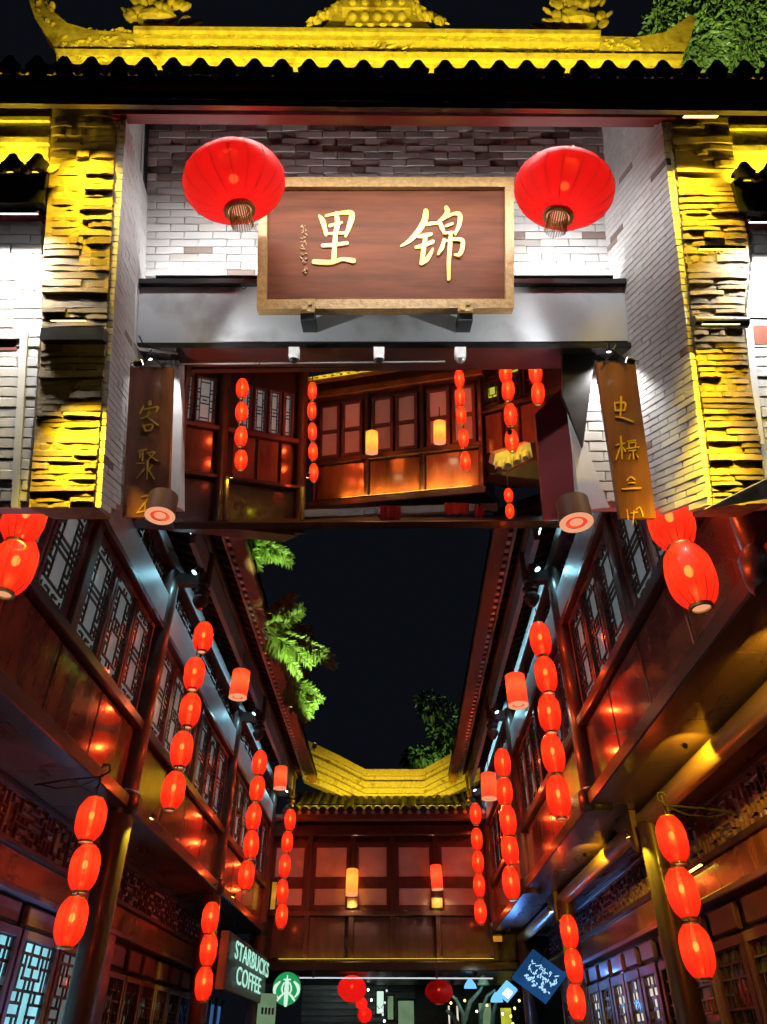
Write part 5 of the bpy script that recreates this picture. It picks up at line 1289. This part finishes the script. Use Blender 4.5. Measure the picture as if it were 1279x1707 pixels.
# ------------------------------------------------------------------ foliage
def foliage(mb, c, rad, n, size, r, droop=.3):
    for _ in range(n):
        while True:
            q = Vector((r.uniform(-1,1), r.uniform(-1,1), r.uniform(-1,1)))
            if q.length <= 1: break
        p = c + Vector((q.x*rad[0], q.y*rad[1], q.z*rad[2]))
        d = (q + Vector((r.uniform(-.6,.6), r.uniform(-.6,.6), r.uniform(-.8,.4)))).normalized(); s = size*r.uniform(.6,1.3)
        a = d.cross(Vector((r.uniform(-1,1), r.uniform(-1,1), 1))).normalized()*s*.24; nrm = a.cross(d).normalized()*s*.10
        b = len(mb.v); mb.v += [p, p+d*s*.5+a+nrm, p+d*s-Vector((0,0,droop*s)), p+d*s*.5-a+nrm]; mb.f += [[b, b+1, b+2], [b, b+2, b+3]]
def tree(name, label, base, limbs, clumps, leaf, size, n, seed, tr=.06, group=None, lm='leaf'):
    r = random.Random(seed); t = thing(name, label, 'tree', base, group=group)
    tm = MB(); top = limbs[0]
    tm.tube([base, (Vector(base)+top)/2+Vector((.05,.03,0)), top], [tr, tr*.75, tr*.5], 8)
    part(t, 'trunk', tm, M['bark'], True)
    for l in limbs[1:]: part(t, 'limb', MB().tube([top, (top+l)/2+Vector((0,0,.05)), l], [tr*.45, tr*.3, tr*.12], 6), M['bark'], True)
    cm = MB()
    for c, rad, k in clumps: foliage(cm, c, rad, int(n*k), size, r)
    part(t, 'crown', cm, M[lm])
    return t
# sprays of leaves above the left eave: shrubs rooted on the roof
def spray(t, stems, seed, lm, nl=44, size=.17):
    r = random.Random(seed); cm = MB()
    for P, Q in stems:
        sm = MB(); mid = (P+Q)/2 + Vector((r.uniform(-.05,.05), 0, .06)); sm.tube([P, mid, Q], [.012,.008,.003], 5); part(t, 'stem', sm, M['bark'])
        for k in range(nl):
            f = .15+.85*k/nl; p = P.lerp(mid, f*2) if f < .5 else mid.lerp(Q, f*2-1)
            td = (Q-P).normalized(); sd_ = td.cross(-FWD + Vector((r.uniform(-.5,.5), r.uniform(-.5,.5), r.uniform(-.5,.5)))).normalized()
            for sgn in (-1, 1):
                d = (td*.7 + sd_*sgn + Vector((r.uniform(-.25,.25), r.uniform(-.25,.25), r.uniform(-.35,.15)))).normalized(); s = size*(1.15-f*.75)*r.uniform(.75,1.2)
                a = d.cross(FWD + Vector((r.uniform(-.6,.6), r.uniform(-.6,.6), r.uniform(-.6,.6)))).normalized()*s*.13
                b = len(cm.v); cm.v += [p, p+d*s*.4+a, p+d*s-Vector((0,0,.12*s)), p+d*s*.4-a]; cm.f += [[b, b+1, b+2], [b, b+2, b+3]]
    part(t, 'foliage', cm, M[lm])
for lab, root, tips, dpt, sd in (('bright green leafy shrub above the left eave just below the gallery', (405,905), ((440,880), (455,900), (488,932), (470,918), (430,940), (450,925)), 8.6, 1),
        ('largest bright green leafy shrub leaning over the left eave', (440,1060), ((490,990), (505,1020), (522,1050), (545,1085), (562,1108), (500,1130), (530,1105), (480,1045), (515,1075)), 9.2, 2),
        ('low bright green shrub at the far end of the left eave', (480,1150), ((510,1140), (540,1168), (525,1185), (512,1198), (498,1160)), 10.2, 3)):
    b = onD(*root, dpt); t = thing('roof_shrub', lab, 'shrub', b, group='roof shrubs')
    spray(t, [(b + Vector((0, rnd.uniform(-.2,.2), 0)), onD(x+rnd.uniform(-16,6)*q, y+rnd.uniform(-14,14)*q, dpt+rnd.uniform(-.25,.35))) for x, y in tips for q in (0, 1, 1)], sd, 'leaf')
    flood('shrub_light', 'yellow green floodlight below the ' + lab.split(' above')[0].split(' leaning')[0].split(' at')[0], onD(root[0]+45, root[1]+ (120 if sd != 3 else 90), dpt-.6), onD(root[0]+60, root[1]-5, dpt), (.72,1,.30), 170, M['ledy'], r=.03, angle=62, group='shrub lights')
tb = onD(735, 1300, 19.5); tb0 = Vector((tb.x, tb.y, 0))
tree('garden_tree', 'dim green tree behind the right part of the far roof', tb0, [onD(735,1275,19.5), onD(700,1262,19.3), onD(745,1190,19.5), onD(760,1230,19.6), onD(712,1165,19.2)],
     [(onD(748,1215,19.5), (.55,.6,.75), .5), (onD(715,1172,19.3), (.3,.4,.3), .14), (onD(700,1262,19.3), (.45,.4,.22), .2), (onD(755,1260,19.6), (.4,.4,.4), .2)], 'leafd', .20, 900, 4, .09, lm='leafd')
flood('tree_light', 'added green floodlight below the dim tree behind the far roof', onD(715, 1330, 17.8), onD(735, 1220, 19.5), (.8,1,.3), 260, M['ledy'], r=.04, angle=70)  # lamp added to lift the dark tree
tb = onD(1190, 60, 6.2); tb0 = Vector((tb.x+.3, tb.y, 0))
tree('street_tree', 'green tree at the top right behind the gate ridge', tb0, [onD(1200,150,6.2), onD(1110,60,6.2), onD(1160,30,6.0), onD(1230,20,6.3), onD(1270,80,6.2), onD(1180,-40,6.2)],
     [(onD(1180,40,6.2), (.42,.4,.36), .40), (onD(1110,45,6.2), (.17,.3,.18), .07), (onD(1250,60,6.2), (.42,.4,.42), .35), (onD(1290,-10,6.3), (.4,.4,.4), .2), (onD(1150,90,6.1), (.3,.3,.18), .10), (onD(1330,60,6.4), (.3,.5,.5), .12), (onD(1240,-90,6.5), (.5,.3,.25), .12), (onD(1095,80,6.3), (.14,.2,.10), .03), (onD(1160,-60,6.3), (.2,.3,.3), .06)], 'leaf', .062, 9000, 6, .08, lm='leaf')
flood('tree_light', 'warm floodlight in front of the top right tree behind the gate ridge', U(1200, 160, 4.0), U(1200, 20, 6.0), (.95,1,.5), 340, M['ledw'], MU, r=.04, angle=95)
